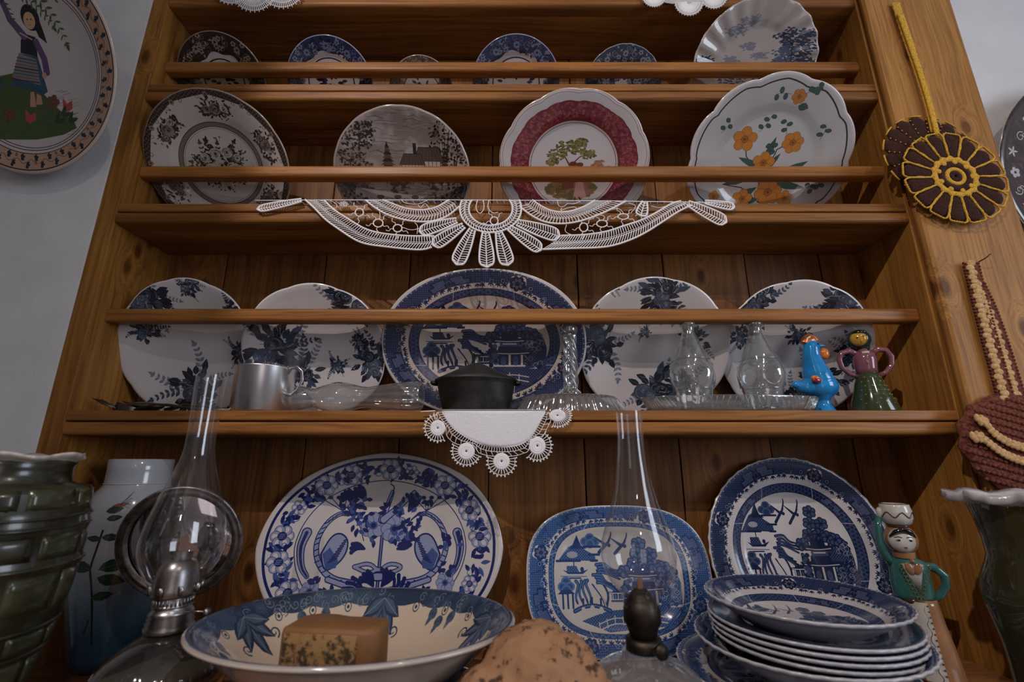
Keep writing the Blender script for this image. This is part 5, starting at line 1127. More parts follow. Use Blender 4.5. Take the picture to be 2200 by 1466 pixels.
# cutlery
def fork(x0, y0, rz, label, kind='fork', z=0.0):
    e = empty(kind, (x0, y0, zs), label, kind, 'tarnished cutlery on the third shelf', rot=(0, 0, rz))
    b = MB(); P = [(.032, 0, .003 + z), (.060, 0, .0115 + z), (.085, 0, .0105 + z), (.130, 0, .0040 + z), (.165, 0, .0018 + z), (.195, 0, .0022 + z)]; b.tube(P, [.0022, .0020, .0022, .0026, .0036, .0030], 8); b.build('handle', M_cutlery, e)
    if kind == 'fork':
        b = MB(); b.tube([(.034, 0, .003 + z), (.020, 0, .0018 + z), (.006, 0, .004 + z), (-.002, 0, .007 + z)], [.003, .009, .0098, .0095], 12, flat=.16); b.build('palm', M_cutlery, e)
        for k in range(4):
            b = MB(); y = (k - 1.5) * .0052; b.tube([(.002, y, .0055 + z), (-.018, y, .013 + z), (-.034, y, .0205 + z)], [.0014, .0013, .0007], 6); b.build('tine', M_cutlery, e)
    else:
        b = MB(); b.ball((0, 0, .008 + z), 1, .030, .016, .007, 24, 10); b.v = [v for v in b.v]; b.build('bowl', M_cutlery, e)
    return e
fork(-.640, .742, -.02, 'tarnished fork lying nearest the shelf edge at the far left'); fork(-.610, .762, .10, 'dark tarnished spoon behind the fork at the far left', 'spoon', .003); fork(-.628, .785, .02, 'tarnished fork lying behind the spoon', 'fork', .001)

# ------------------------------------------------------------------ glazed figures
def gl(name, c, r=.1): return glaze(name, c, r, .08, 40)
M_blue = gl('sky_blue_glaze', (.014, .27, .66)); M_or = gl('orange_glaze', (.72, .20, .035)); M_red = gl('red_glaze', (.38, .02, .015)); M_black = gl('black_glaze', (.012, .011, .013)); M_yel = gl('ochre_glaze', (.56, .30, .03)); M_dg = gl('bottle_green_glaze', (.012, .045, .035)); M_mauve = gl('mauve_glaze', (.24, .085, .11)); M_skirt = gl('green_brown_glaze', (.045, .060, .022)); M_teal = gl('teal_glaze', (.045, .165, .150)); M_tan = gl('tan_glaze', (.40, .19, .085)); M_wh2 = gl('ivory_glaze', (.62, .58, .52)); M_brn = gl('brown_glaze', (.10, .032, .022))
M_olv = gl('olive_ornament_glaze', (.15, .16, .05))
rs = empty('bird_figurine', (.528, .782, zs), 'glossy sky-blue pottery bird with orange comb and wattle', 'figurine')
X, Y = .528, .782; b = MB()
b.lathe([(.001, zs), (.0185, zs), (.0180, zs + .003), (.0110, zs + .014), (.0095, zs + .022), (.0150, zs + .030), (.001, zs + .034)], 36, (X + .004, Y)); b.ball((X + .004, Y, zs + .048), 1, .0275, .0230, .0230, 28, 18); b.ball((X - .014, Y, zs + .046), 1, .026, .015, .014, 24, 14); b.ball((X - .034, Y, zs + .050), 1, .012, .0085, .0075, 20, 12)
b.ball((X - .002, Y, zs + .068), 1, .0205, .0180, .022, 24, 14); b.tube([(X + .003, Y, zs + .044), (X + .002, Y, zs + .058), (X - .000, Y, zs + .070), (X - .002, Y, zs + .084), (X - .003, Y, zs + .100), (X - .001, Y, zs + .117)], [.0190, .0232, .0215, .0175, .0142, .0125], 20); b.ball((X, Y, zs + .118), 1, .0132, .0118, .0112, 20, 14); b.tube([(X + .006, Y - .002, zs + .119), (X + .0210, Y - .005, zs + .1190)], [.006, .0008], 10)
blob('body', b, M_blue, rs, .0011, 7)
b = MB(); b.tube([(X - .013, Y, zs + .124), (X - .009, Y, zs + .133), (X - .002, Y, zs + .137), (X + .005, Y, zs + .134), (X + .009, Y, zs + .128)], .0058, 12); b.ball((X - .002, Y, zs + .129), 1, .0125, .0062, .0085); blob('comb', b, M_or, rs, .0009, 4)
b = MB(); b.ball((X + .0135, Y - .010, zs + .103), 1, .0080, .0062, .0100); add(rs, 'wattle', b, M_or)
b = MB(); b.ball((X - .0150, Y - .0195, zs + .0575), 1, .0085, .0030, .0055, rot=Matrix.Rotation(.3, 3, 'Y')); add(rs, 'wing_patch', b, M_or, 'orange wing patch'); b = MB(); b.ball((X - .0155, Y - .0208, zs + .0548), 1, .0085, .0026, .0042, rot=Matrix.Rotation(.1, 3, 'Y')); add(rs, 'wing_patch', b, M_red, 'red wing patch')
b = MB(); b.ball((X + .0045, Y - .0112, zs + .1205), .0016); add(rs, 'eye', b, M_black)

dl = empty('doll_figurine', (.607, .770, zs), 'glazed pottery doll in a green bell skirt with mauve looped arms', 'figurine')
X, Y = .607, .770
b = MB(); b.lathe([(.001, zs), (.0355, zs), (.0358, zs + .003), (.0250, zs + .035), (.0185, zs + .058), (.0150, zs + .068), (.001, zs + .070)], 48, (X, Y)); add(dl, 'skirt', b, M_skirt)
b = MB()
for k in range(5):
    for j in range(8): a = -2.25 + .18 * (k - 2); aa = 6.28 * j / 8; zz = zs + .022 + .011 * k; rr = .0285 - .011 * (zz - zs - .022) / .045; b.ball((X + rr * math.cos(a) + .0032 * math.cos(aa), Y + rr * math.sin(a) - .001, zz + .0035 * math.sin(aa)), .0009, seg=6, rg=4)
b2 = MB()
for j in range(10):
    for k in range(7): a = math.radians(-140 + 22 * j * .6); zz = zs + .014 + .0075 * k; rr = .0358 - (zz - zs) * .305; b2.ball((X + (rr - .0012) * math.cos(a), Y + (rr - .0012) * math.sin(a), zz), .0022 if (j + k) % 2 else .0014, seg=8, rg=5)
add(dl, 'apron_ornament', b2, M_olv)
b = MB(); b.lathe([(.001, zs + .066), (.0150, zs + .066), (.0155, zs + .075), (.0175, zs + .090), (.0165, zs + .100), (.0080, zs + .107), (.0055, zs + .112), (.001, zs + .113)], 32, (X, Y)); add(dl, 'torso', b, M_mauve)
b = MB(); b.add([(X - .007, Y - .0148, zs + .104), (X + .004, Y - .0152, zs + .104), (X - .002, Y - .0180, zs + .080), (X - .007, Y - .0120, zs + .104), (X + .004, Y - .012, zs + .104), (X - .002, Y - .015, zs + .080)], [(0, 1, 2), (3, 5, 4), (0, 3, 4, 1), (1, 4, 5, 2), (2, 5, 3, 0)]); add(dl, 'blouse', b, M_wh2)
for s in (-1, 1):
    b = MB(); P = [(.010, .100), (.020, .108), (.032, .106), (.038, .094), (.036, .080), (.026, .068), (.014, .062)]; b.tube([(X + s * x, Y - .003, zs + z) for x, z in P], [.0055, .0052, .0048, .0045, .0043, .004, .004], 10); add(dl, 'arm', b, M_mauve)
b = MB(); b.ball((X - .002, Y, zs + .128), 1, .0175, .0165, .0175, 28, 18); b.ball((X + .003, Y + .003, zs + .116), 1, .010, .010, .012); blob('headscarf', b, M_dg, dl, .0011, 5)
b = MB(); b.ball((X - .006, Y - .0100, zs + .127), 1, .0125, .0085, .0125, rot=Matrix.Rotation(-.3, 3, 'Z')); add(dl, 'face', b, M_yel)
b = MB(); b.ball((X - .004, Y - .0105, zs + .1375), 1, .0110, .0068, .0050, rot=Matrix.Rotation(-.3, 3, 'Z')); add(dl, 'fringe', b, M_black)
for dx, dz, r in ((-.0105, .1275, .0015), (-.0015, .1290, .0015), (-.0065, .1235, .0008), (-.006, .1200, .0013)): b = MB(); b.ball((X + dx, Y - .0182 + .0010 * abs(dx + .006) * 100 * .25, zs + dz), r, 1, .6, .7, seg=10, rg=6); add(dl, 'mouth' if r == .0013 else ('nose' if r < .001 else 'eye'), b, M_black if r != .0013 else M_red)

dl.rotation_euler.z = -.32
X, Y = .585, .742; fg = empty('water_carrier_figurine', (X + .008, Y, ZC), 'tall glazed pottery woman in a teal jacket balancing a white pot on her head', 'figurine')
b = MB(); b.lathe([(.001, -.2898), (.0350, -.2898), (.0352, -.287), (.0300, -.250), (.0250, -.222), (.0215, -.196), (.0205, -.190), (.001, -.190)], 48, (X + .008, Y)); add(fg, 'skirt', b, M_tan)
b = MB(); vs = []; n = 7
for j in range(9):
    t = j / 8; z = -.286 + .094 * t; rr = .0356 - .0150 * t if t < 1 else .0210; rr = .0352 + (-.0350 + .0215) * 0 - .0140 * t
    for i in range(n): a = math.radians(-150 + 62 * i / (n - 1)); vs.append((X + .008 + (rr + .0006) * math.cos(a), Y + (rr + .0008) * math.sin(a), z))
b.add(vs, [(j * n + i, j * n + i + 1, (j + 1) * n + i + 1, (j + 1) * n + i) for j in range(8) for i in range(n - 1)]); add(fg, 'apron', b, M_wh2, 'ivory apron')
b = MB()
for s in (-1, 1):
    for j in range(14): t = j / 13; z = -.284 + .088 * t; rr = .0362 - .0142 * t; a = math.radians(-119 + s * 29); b.ball((X + .008 + rr * math.cos(a), Y + rr * math.sin(a), z), .0013, seg=8, rg=5)
    P = []
    for j in range(24): t = j / 23; z = -.285 + .09 * t; rr = .0362 - .0142 * t; a = math.radians(-119 + s * 20 + 3.5 * math.sin(j * 1.4)); P.append((X + .008 + rr * math.cos(a), Y + rr * math.sin(a), z))
    b.tube(P, .0005, 4)
add(fg, 'apron_trim', b, M_brn)
b = MB(); b.lathe([(.001, -.193), (.0225, -.193), (.0245, -.185), (.0248, -.170), (.0238, -.150), (.0225, -.1415), (.0120, -.1365), (.0095, -.130), (.001, -.130)], 40, (X + .003, Y), sy=.8); add(fg, 'jacket', b, M_teal)
b = MB(); b.lathe([(.0215, -.1955), (.0238, -.1950), (.0240, -.1905), (.0225, -.1895)], 40, (X + .005, Y), sy=.82); add(fg, 'waistband', b, M_brn)
b = MB(); b.add([(X - .012, Y - .0205, -.142), (X + .014, Y - .0205, -.142), (X + .004, Y - .0215, -.180), (X - .012, Y - .0165, -.142), (X + .014, Y - .0165, -.142), (X + .004, Y - .0175, -.180)], [(0, 1, 2), (3, 5, 4), (0, 3, 4, 1), (1, 4, 5, 2), (2, 5, 3, 0)]); add(fg, 'blouse', b, M_wh2)
b = MB()
for s in (-1, 1):
    for j in range(9): t = j / 8; b.tube([(X + .003 + s * (.0165 - .0145 * t) + .0026 * math.cos(6.28 * q / 10), Y - .0205, -.146 - .042 * t + .0030 * math.sin(6.28 * q / 10)) for q in range(10)], .0006, 4, True)
add(fg, 'jacket_trim', b, M_olv)
for s in (-1, 1): b = MB(); b.ball((X + .001 + s * .0052, Y - .0225, -.1475), 1, .0050, .0022, .0085, rot=Matrix.Rotation(s * .35, 3, 'Y')); add(fg, 'scarf_end', b, M_tan)
b = MB(); b.ball((X + .001, Y - .0225, -.1375), .0032); add(fg, 'scarf_knot', b, M_tan)
def hadd(par, name, b, m):
    b.v = [((v[0] - X) * 1.28 + X, (v[1] - Y) * 1.22 + Y, (v[2] + .111) * 1.10 - .111) for v in b.v]; return add(par, name, b, m)
b = MB(); b.ball((X + .001, Y, -.111), 1, .0165, .0155, .0195, 28, 18); b.lathe([(.0105, -.134), (.0110, -.126)], 24, (X + .001, Y)); hadd(fg, 'headscarf', b, M_tan)
b = MB(); b.ball((X - .0015, Y - .0085, -.1115), 1, .0135, .0090, .0155, 24, 16); hadd(fg, 'face', b, M_wh2)
b = MB(); b.tube([(X - .0140, Y - .0125, -.1065), (X - .009, Y - .0165, -.0995), (X - .0015, Y - .0168, -.0968), (X + .006, Y - .0160, -.0995), (X + .0105, Y - .0125, -.1065)], [.0012, .0026, .0030, .0026, .0012], 8); hadd(fg, 'hair', b, M_black)
for s in (-1, 1):
    b = MB(); b.ball((X - .0018 + s * .0055, Y - .0164, -.1105), 1, .0026, .0008, .0014, seg=12, rg=6); hadd(fg, 'eye', b, M_black)
    b = MB(); b.tube([(X - .0018 + s * .0022, Y - .0172, -.1070), (X - .0018 + s * .0055, Y - .0166, -.1058), (X - .0018 + s * .009, Y - .0145, -.1075)], .0005, 5); hadd(fg, 'eyebrow', b, M_black)
b = MB(); b.ball((X - .0018, Y - .0168, -.1190), 1, .0017, .0008, .0010, seg=10, rg=6); hadd(fg, 'mouth', b, M_red)
b = MB(); b.lathe([(.001, -.0910), (.0130, -.0910), (.0175, -.0880), (.0205, -.0800), (.0205, -.0700), (.0190, -.0640), (.0185, -.0610), (.0165, -.0605), (.0160, -.065), (.0175, -.078), (.001, -.085)], 44, (X + .001, Y)); add(fg, 'head_pot', b, M_wh2, 'ivory pot carried on the head')
b = MB(); P = []
for k in range(90): a = 2 * math.pi * k / 90; P.append((X + .001 + .0208 * math.cos(a), Y + .0208 * math.sin(a), -.0755 + .0036 * math.sin(7 * a)))
b.tube(P, .0009, 5, True); b.tube([(X + .001 + .0176 * math.cos(2 * math.pi * k / 40), Y + .0176 * math.sin(2 * math.pi * k / 40), -.0605) for k in range(40)], .0009, 5, True); b.tube([(X + .001 + .0140 * math.cos(2 * math.pi * k / 40), Y + .0140 * math.sin(2 * math.pi * k / 40), -.0915) for k in range(40)], .0012, 5, True); add(fg, 'pot_stripe', b, M_brn)
b = MB(); b.tube([(X - .016, Y, -.147), (X - .023, Y - .002, -.135), (X - .0275, Y - .003, -.115), (X - .0265, Y - .003, -.095), (X - .0225, Y - .002, -.080)], [.0060, .0058, .0052, .0048, .0045], 12); add(fg, 'raised_arm', b, M_teal)
b = MB(); b.ball((X - .0205, Y - .002, -.0740), 1, .0045, .0045, .0080); add(fg, 'hand', b, M_wh2)
b = MB(); b.tube([(X + .018, Y, -.146), (X + .034, Y - .002, -.1480), (X + .0440, Y - .003, -.158), (X + .0430, Y - .003, -.172), (X + .034, Y - .002, -.185), (X + .025, Y - .001, -.192)], [.0060, .0060, .0056, .0052, .0050, .0046], 12); add(fg, 'bent_arm', b, M_teal)

fg.rotation_euler.z = -.30
# ------------------------------------------------------------------ crochet and lace
YL = .7125
def L1(x, y, Y=YL): return at(540 + x / 4.074, 400 + y / 4.074, Y)
def L2(x, y, Y=YL): return at(1060 + x / 4.074, 400 + y / 4.074, Y)
def resample(P, n):
    P = [Vector(p) for p in P]; d = [0]
    for a, b_ in zip(P[:-1], P[1:]): d.append(d[-1] + (b_ - a).length)
    out = []
    for i in range(n):
        t = d[-1] * i / (n - 1); j = 0
        while j < len(d) - 2 and d[j + 1] < t: j += 1
        f = (t - d[j]) / max(1e-9, d[j + 1] - d[j]); out.append(P[j].lerp(P[j + 1], f))
    return out
def smooth(P, k=3):
    P = [Vector(p) for p in P]
    for _ in range(k):
        Q = [P[0]]
        for a, b_ in zip(P[:-1], P[1:]): Q += [a.lerp(b_, .25), a.lerp(b_, .75)]
        P = Q + [P[-1]]
    return P
def length(P): return sum((Vector(b_) - Vector(a)).length for a, b_ in zip(P[:-1], P[1:]))
def cord(b, P, r=.0017, step=.0011, closed=False):
    n = max(6, int(length(P) / step)); Q = resample(P, n); b.tube(Q[:-1] if closed else Q, [r * (1.0 + .22 * (-1) ** i) for i in range(n - 1 if closed else n)], 6, closed)
def lace_band(cb_, fb, A, Bp, chain=True, r=.0017):
    A, Bp = smooth(A), smooth(Bp); cord(cb_, A, r); cord(cb_, Bp, r)
    n = int((length(A) + length(Bp)) / 2 / .0046); a = resample(A, n); c = resample(Bp, n)
    for i in range(n - 1):
        m = a[i].lerp(c[i], .5); m2 = a[i + 1].lerp(c[i + 1], .5); j = max(0, i - 1)
        fb.tube([a[i], a[i].lerp(m2, .5) + Vector((0, -.0006, 0)), m2], .0008, 4); fb.tube([c[i], c[i].lerp(m2, .5) + Vector((0, -.0006, 0)), m2], .0008, 4)
    if chain:
        M1 = [a[i].lerp(c[i], .45) for i in range(n)]; M2 = [a[i].lerp(c[i], .56) for i in range(n)]; fb.tube(M1, .0006, 4); fb.tube(M2, .0006, 4)
def petal(par, base, tip, hw, f, name='petal', r=.0017):
    """leaf-shaped loop of cord filled with stitches; f maps crop pixels to the lace plane"""
    bx, by = base; tx, ty = tip; dx, dy = tx - bx, ty - by; l = math.hypot(dx, dy); nx, ny = -dy / l, dx / l; up = []; lo = []
    for i in range(15):
        t = i / 14; w = hw * 1.1 * (.42 + .58 * math.sin(min(1, t * 1.25) * math.pi / 2)) * (1 if t < .80 else math.sqrt(max(0, 1 - ((t - .80) / .2) ** 2)))
        up.append(f(bx + dx * t + nx * w, by + dy * t + ny * w)); lo.append(f(bx + dx * t - nx * w, by + dy * t - ny * w))
    b = MB(); cord(b, up + lo[::-1][1:], r); o = b.build(name, M_lace); o.parent = par; o.matrix_parent_inverse = Matrix.Translation(-Vector(par.location))
    fb = MB(); n = max(8, int(length(up) / .0042)); A, Bq = resample(up, n), resample(lo, n); mid = [(a + c) / 2 for a, c in zip(A, Bq)]
    for i in range(n - 2):
        for P in (A, Bq): fb.tube([P[i], P[i].lerp(mid[i + 1], .5) + Vector((0, -.0005, 0)), mid[i + 1]], .0008, 4)
    fb.tube([m + Vector((.0004, 0, 0)) for m in mid], .0006, 4); fb.tube([m - Vector((.0007, 0, 0)) for m in mid], .0006, 4)
    q = fb.build('petal_filling', M_lace); q.parent = o; q['kind'] = 'stuff'; return o
ln = empty('lace_runner', tuple(at(1050, 440, .73)), 'long white crochet lace runner with a flower centre hanging over the second shelf', 'lace')
cb_, fb = MB(), MB()
lace_band(cb_, fb, [L1(*p) for p in ((470, 120), (560, 200), (640, 290), (760, 375), (900, 470), (1000, 510), (1160, 530), (1380, 555), (1500, 560), (1580, 535))], [L1(*p) for p in ((640, 128), (720, 210), (850, 290), (960, 360), (1060, 400), (1200, 425), (1400, 440), (1500, 438), (1600, 440))])
lace_band(cb_, fb, [L1(*p) for p in ((1000, 125), (1080, 190), (1180, 250), (1300, 290), (1450, 315), (1600, 310), (1720, 265), (1820, 180))], [L1(*p) for p in ((1150, 122), (1260, 165), (1350, 200), (1500, 215), (1620, 190), (1700, 140), (1730, 122))])
lace_band(cb_, fb, [L2(*p) for p in ((430, 555), (700, 545), (950, 540), (1100, 510), (1300, 430), (1500, 300), (1620, 220), (1730, 170))], [L2(*p) for p in ((590, 435), (800, 430), (1000, 400), (1150, 345), (1300, 300), (1450, 220), (1560, 150), (1640, 132))])
lace_band(cb_, fb, [L2(*p) for p in ((230, 180), (330, 260), (450, 320), (620, 335), (800, 300), (1000, 220), (1160, 132))], [L2(*p) for p in ((340, 122), (420, 180), (520, 225), (650, 230), (780, 190), (890, 125))])
def arc(cx, cy, rx, ry, a0, a1, n=30, f=None): return [(f or (lambda x, y: at(x, y, YL)))(cx + rx * math.cos(math.radians(a0 + (a1 - a0) * i / (n - 1))), cy + ry * math.sin(math.radians(a0 + (a1 - a0) * i / (n - 1)))) for i in range(n)]
lace_band(cb_, fb, arc(1054, 449, 66, 51, -22, 202), arc(1054, 449, 47, 36, -32, 212))
def attach(b, name, par, m=M_lace, kind=None):
    o = b.build(name, m); o.parent = par; o.matrix_parent_inverse = Matrix.Translation(-Vector(par.location))
    if kind: o['kind'] = kind
    return o
attach(cb_, 'edging_cord', ln); attach(fb, 'stitch_filling', ln, kind='stuff')
for bs, tp, hw in (((1800, 300), (1470, 400), 44), ((1860, 345), (1590, 520), 48), ((1935, 380), (1795, 690), 56), ((2050, 405), (2062, 712), 58)): petal(ln, bs, tp, hw, L1)
for bs, tp, hw in (((45, 405), (128, 695), 56), ((135, 365), (420, 560), 46), ((205, 320), (580, 440), 52), ((1325, 138), (1290, 262), 44), ((1700, 150), (2040, 318), 46), ((1850, 140), (2110, 185), 28)): petal(ln, bs, tp, hw, L2)
petal(ln, (440, 124), (50, 205), 26, L1)
b = MB()
for (x, y, rx, ry, f) in ((945, 232, 36, 34, L1), (1110, 325, 42, 34, L1), (1280, 370, 38, 32, L1), (2125, 305, 34, 34, L1), (790, 362, 36, 38, L2), (950, 330, 46, 30, L2), (1135, 268, 46, 24, L2)):
    rb = MB(); rb.tube([f(x + rx * math.cos(6.283 * k / 22), y + ry * math.sin(6.283 * k / 22)) for k in range(22)], .0011, 6, True); attach(rb, 'ring', ln)
    for k in range(5):
        a = 6.283 * (k + .3) / 5; q = lambda d, j: f(x + (rx + d) * math.cos(a + j), y + (ry + d) * math.sin(a + j)); b.tube(smooth([q(0, 0), q(22, .25), q(42, -.12), q(66, .1)], 2), .0007, 4)
for P, f in (([(640, 200), (760, 195), (740, 150), (690, 128)], L1), ([(1310, 118), (1340, 150), (1460, 165), (1540, 124)], L1), ([(1460, 165), (1480, 200), (1520, 140), (1560, 200)], L1), ([(1980, 122), (1960, 200), (2000, 250), (2040, 200), (2030, 125)], L1), ([(2080, 122), (2065, 190), (2110, 240), (2160, 230)], L1), ([(560, 128), (570, 180), (620, 180), (650, 150), (700, 160), (760, 135)], L2), ([(600, 190), (580, 220), (650, 190), (720, 180), (730, 210)], L2), ([(1000, 215), (1100, 190), (1140, 240)], L2), ([(640, 340), (620, 400), (690, 430)], L2), ([(1180, 150), (1260, 170), (1200, 240)], L2), ([(1380, 175), (1450, 190), (1500, 180)], L2), ([(1300, 300), (1290, 240), (1240, 260)], L2), ([(870, 290), (900, 250), (980, 260), (960, 300)], L2), ([(1430, 320), (1460, 350), (1450, 420)], L1), ([(1320, 360), (1400, 390), (1470, 370)], L1), ([(1100, 180), (1130, 240), (1120, 290)], L1)):
    b.tube(smooth([f(*p) for p in P], 2), .0008 if f is L1 and P[0][0] > 1900 else .0006, 5)
for k in range(26): b.ball(L1(810 + 26 * math.cos(k * 2.4) * math.sqrt(k / 26) * 1.6, 158 + 24 * math.sin(k * 2.4) * math.sqrt(k / 26)), .0011, seg=6, rg=4)
attach(b, 'joining_threads', ln, kind='stuff')
b = MB(); b.tube([at(548, 431, .7125), at(700, 430, .7135), at(1000, 430, .7135), at(1300, 432, .7135), at(1575, 436, .7125)], .0009, 5); attach(b, 'top_thread', ln)
b = MB(); zz = Z2 + .0002
for i in range(60):    # the part lying on the shelf board
    x0 = at(620, 437, .72).x + (at(1500, 437, .72).x - at(620, 437, .72).x) * i / 59; b.tube([(x0, .714, zz + .0004), (x0 + .004, .73, zz + .0006), (x0 - .004, .760, zz + .0006)], .0006, 4)
b.tube([(at(620, 437, .72).x, .760, zz + .0007), (at(1500, 437, .72).x, .760, zz + .0007)], .0008, 4); attach(b, 'shelf_edge_stitches', ln, kind='stuff')

# doily with rosettes
def L3(x, y, Y=YL): return at(880 + x / 5.789, 860 + y / 5.789, Y)
dy_ = empty('doily', tuple(at(1065, 882, .74)), 'white half-round linen doily edged with crochet rosettes under the black pot', 'doily')
edge = [(405, 150), (440, 215), (480, 285), (560, 370), (680, 450), (780, 505), (880, 548), (1000, 578), (1150, 590), (1300, 578), (1420, 540), (1490, 480), (1545, 420), (1600, 320), (1650, 220), (1690, 150)]
top = [(405 + (1690 - 405) * i / 15, 150) for i in range(16)]
b = MB(); vs = []; fs = []; rows = 10
for j in range(rows + 1):
    t = j / rows
    for i in range(16):
        x = top[i][0] * (1 - t) + edge[i][0] * t; y = (132) * (1 - t) + edge[i][1] * t; vs.append(L3(x, y, YL - .0006 * math.sin(i * 1.1) * t))
for j in range(rows):
    for i in range(15): q = j * 16 + i; fs.append((q, q + 1, q + 17, q + 16))
b.add(vs, fs)
x0, x1 = L3(405, 140).x, L3(1690, 140).x; vs = []; fs = []
for j in range(5):
    for i in range(16): vs.append((x0 + (x1 - x0) * i / 15, YL + .07 * j / 4, Z1 + (.0003 if j else 0) + (.0 if j else .0002)))
b.add(vs, [(j * 16 + i, j * 16 + i + 1, (j + 1) * 16 + i + 1, (j + 1) * 16 + i) for j in range(4) for i in range(15)])
o = attach(b, 'linen_cloth', dy_, M_linen); s_ = o.modifiers.new('thickness', 'SOLIDIFY'); s_.thickness = .0006; s_.offset = 0
b = MB(); net = MB()
ros = [(350, 348, 96, 100, 60, 265, 72), (705, 637, 106, 106, 20, 205, 76), (1143, 762, 104, 106, -15, 195, 78), (1588, 570, 104, 112, -60, 130, 78), (1838, 192, 104, 78, -45, 110, 68)]
for (cx, cy, rx, ry, a0, a1, ex) in ros:
    rb = MB(); c0 = L3(cx, cy); vs = []; n = 40; rr = (.10, .35, .6, .85, 1.0)
    for q, r_ in enumerate(rr):
        for k in range(n): a = 6.283 * k / n; p = L3(cx + rx * r_ * math.cos(a), cy + ry * r_ * math.sin(a)); p.y -= .0008 + .0006 * (q % 2) if q < 4 else 0; vs.append(p)
    fs = [(q * n + k, q * n + (k + 1) % n, (q + 1) * n + (k + 1) % n, (q + 1) * n + k) for q in range(4) for k in range(n)]; nb = len(vs); vs += [Vector(v) + Vector((0, .0012, 0)) for v in vs]; fs += [tuple(i + nb for i in f_[::-1]) for f_ in fs] + [(4 * n + k, nb + 4 * n + k, nb + 4 * n + (k + 1) % n, 4 * n + (k + 1) % n) for k in range(n)] + [(k, (k + 1) % n, nb + (k + 1) % n, nb + k) for k in range(n)]
    rb.add(vs, fs)
    for r_ in (.35, .6, .82): rb.tube([L3(cx + rx * r_ * math.cos(6.283 * k / 30), cy + ry * r_ * math.sin(6.283 * k / 30), YL - .0011) for k in range(30)], .0005, 4, True)
    attach(rb, 'rosette', dy_)
    m = 15; tips = []
    for k in range(m):
        a = math.radians(a0 + (a1 - a0) * k / (m - 1)); e_ = ex * (1 + .06 * (-1) ** k)
        p0 = L3(cx + rx * math.cos(a), cy + ry * math.sin(a)); p1 = L3(cx + (rx + e_) * math.cos(a + .03), cy + (ry + e_) * math.sin(a + .03)); tips.append(p1); b.tube([p0, p0.lerp(p1, .5) + Vector((.0003, 0, 0)), p1], .00062, 5); b.ball(p1 + (p1 - p0) * .07, .00125, seg=8, rg=5)
    for p, q in zip(tips[:-1], tips[1:]):
        mdp = p.lerp(q, .5) + (p.lerp(q, .5) - L3(cx, cy)) * (-.10); b.tube(smooth([p, mdp, q], 2), .00058, 5)
attach(b, 'picot_edging', dy_)
def cloth_edge(t):
    P = [L3(*p) for p in edge]; return resample(P, 200)[max(0, min(199, int(t * 199)))]
b = MB(); P = [L3(*p) for p in edge]; cord(b, smooth(P, 2), .0006); attach(b, 'hem', dy_)
outer = [(300, 155), (330, 240), (450, 340), (460, 450), (540, 530), (620, 560), (800, 560), (860, 660), (960, 690), (1050, 700), (1250, 700), (1340, 690), (1480, 640), (1500, 500), (1570, 460), (1660, 450), (1730, 310), (1760, 250), (1730, 150)]
A = resample([L3(*p) for p in edge], 56); Bq = resample([L3(*p) for p in outer], 56)
for i in range(55):
    m0 = A[i].lerp(Bq[i], .5); m1 = A[i + 1].lerp(Bq[i + 1], .5)
    net.tube([A[i], A[i].lerp(m0, .5) + Vector((.0006, 0, 0)), m0], .00052, 4); net.tube([m0, m1], .00052, 4)
    if i % 2 == 0: net.tube([m0, Bq[i + 1]], .00052, 4)
    net.tube([Bq[i], Bq[i + 1]], .00055, 4)
attach(net, 'net_ground', dy_, kind='stuff')
b = MB(); b.tube([at(904, 885, .7125), at(935, 883, .7125)], .0009, 5); attach(b, 'cloth_edge', dy_)

# scalloped doilies hanging from the top shelf
def shells(name, label, cs, body=None):
    e = empty(name, tuple(at(cs[len(cs) // 2][0], -25, .74)), label, 'doily', 'scalloped doilies over the top shelf')
    for (cx, cy, R0, R1, a0, a1) in cs:
        b = MB(); f = lambda r, a: at(cx + r * math.cos(math.radians(a)), cy + r * .96 * math.sin(math.radians(a)), YL)
        n = int((a1 - a0) / 5.5)
        for k in range(n + 1):
            a = a0 + (a1 - a0) * k / n; b.tube([f(R0, a), f(R1 * (.97 if k % 2 else 1.04), a)], .0011, 5)
        for q in range(5): rr = R0 + (R1 * .95 - R0) * q / 4; b.tube([f(rr * (1 + .02 * (-1) ** k), a0 + (a1 - a0) * k / (n * 2)) for k in range(n * 2 + 1)], .0010, 5)
        attach(b, 'crochet_shell', e)
    if body:
        b = MB(); P = [at(*p, YL + .0006) for p in body]; m = len(P); b.add(P + [p + Vector((0, .0007, 0)) for p in P], [tuple(range(m)), tuple(range(m, 2 * m))[::-1]] + [(i, (i + 1) % m, m + (i + 1) % m, m + i) for i in range(m)]); attach(b, 'linen_cloth', e, M_linen)
    xa, xb = at(cs[0][0] - 20, -20, .72).x, at(cs[-1][0] + 20, -20, .72).x
    b = MB(); b.box(xa, xb, .7135, .77, Z4 + .0002, Z4 + .001); b.box(xa, xb, .7125, .7135, Z4 - .006, Z4 + .001); attach(b, 'folded_edge', e, M_linen)
    return e
shells('doily', 'densely crocheted white doily hanging over the top shelf at the left', [(497, -34, 8, 45, 0, 160), (545, -22, 8, 49, 10, 170), (606, -30, 8, 50, 20, 170)])
shells('doily', 'white linen doily with three crochet scallops hanging over the top shelf at the right', [(1405, -10, 6, 26, 10, 175), (1480, 4, 6, 31, 5, 175), (1533, -10, 6, 30, -10, 150)], [(1392, -34), (1550, -34), (1535, -4), (1512, 5), (1480, 10), (1445, 8), (1420, 4), (1405, -6)])

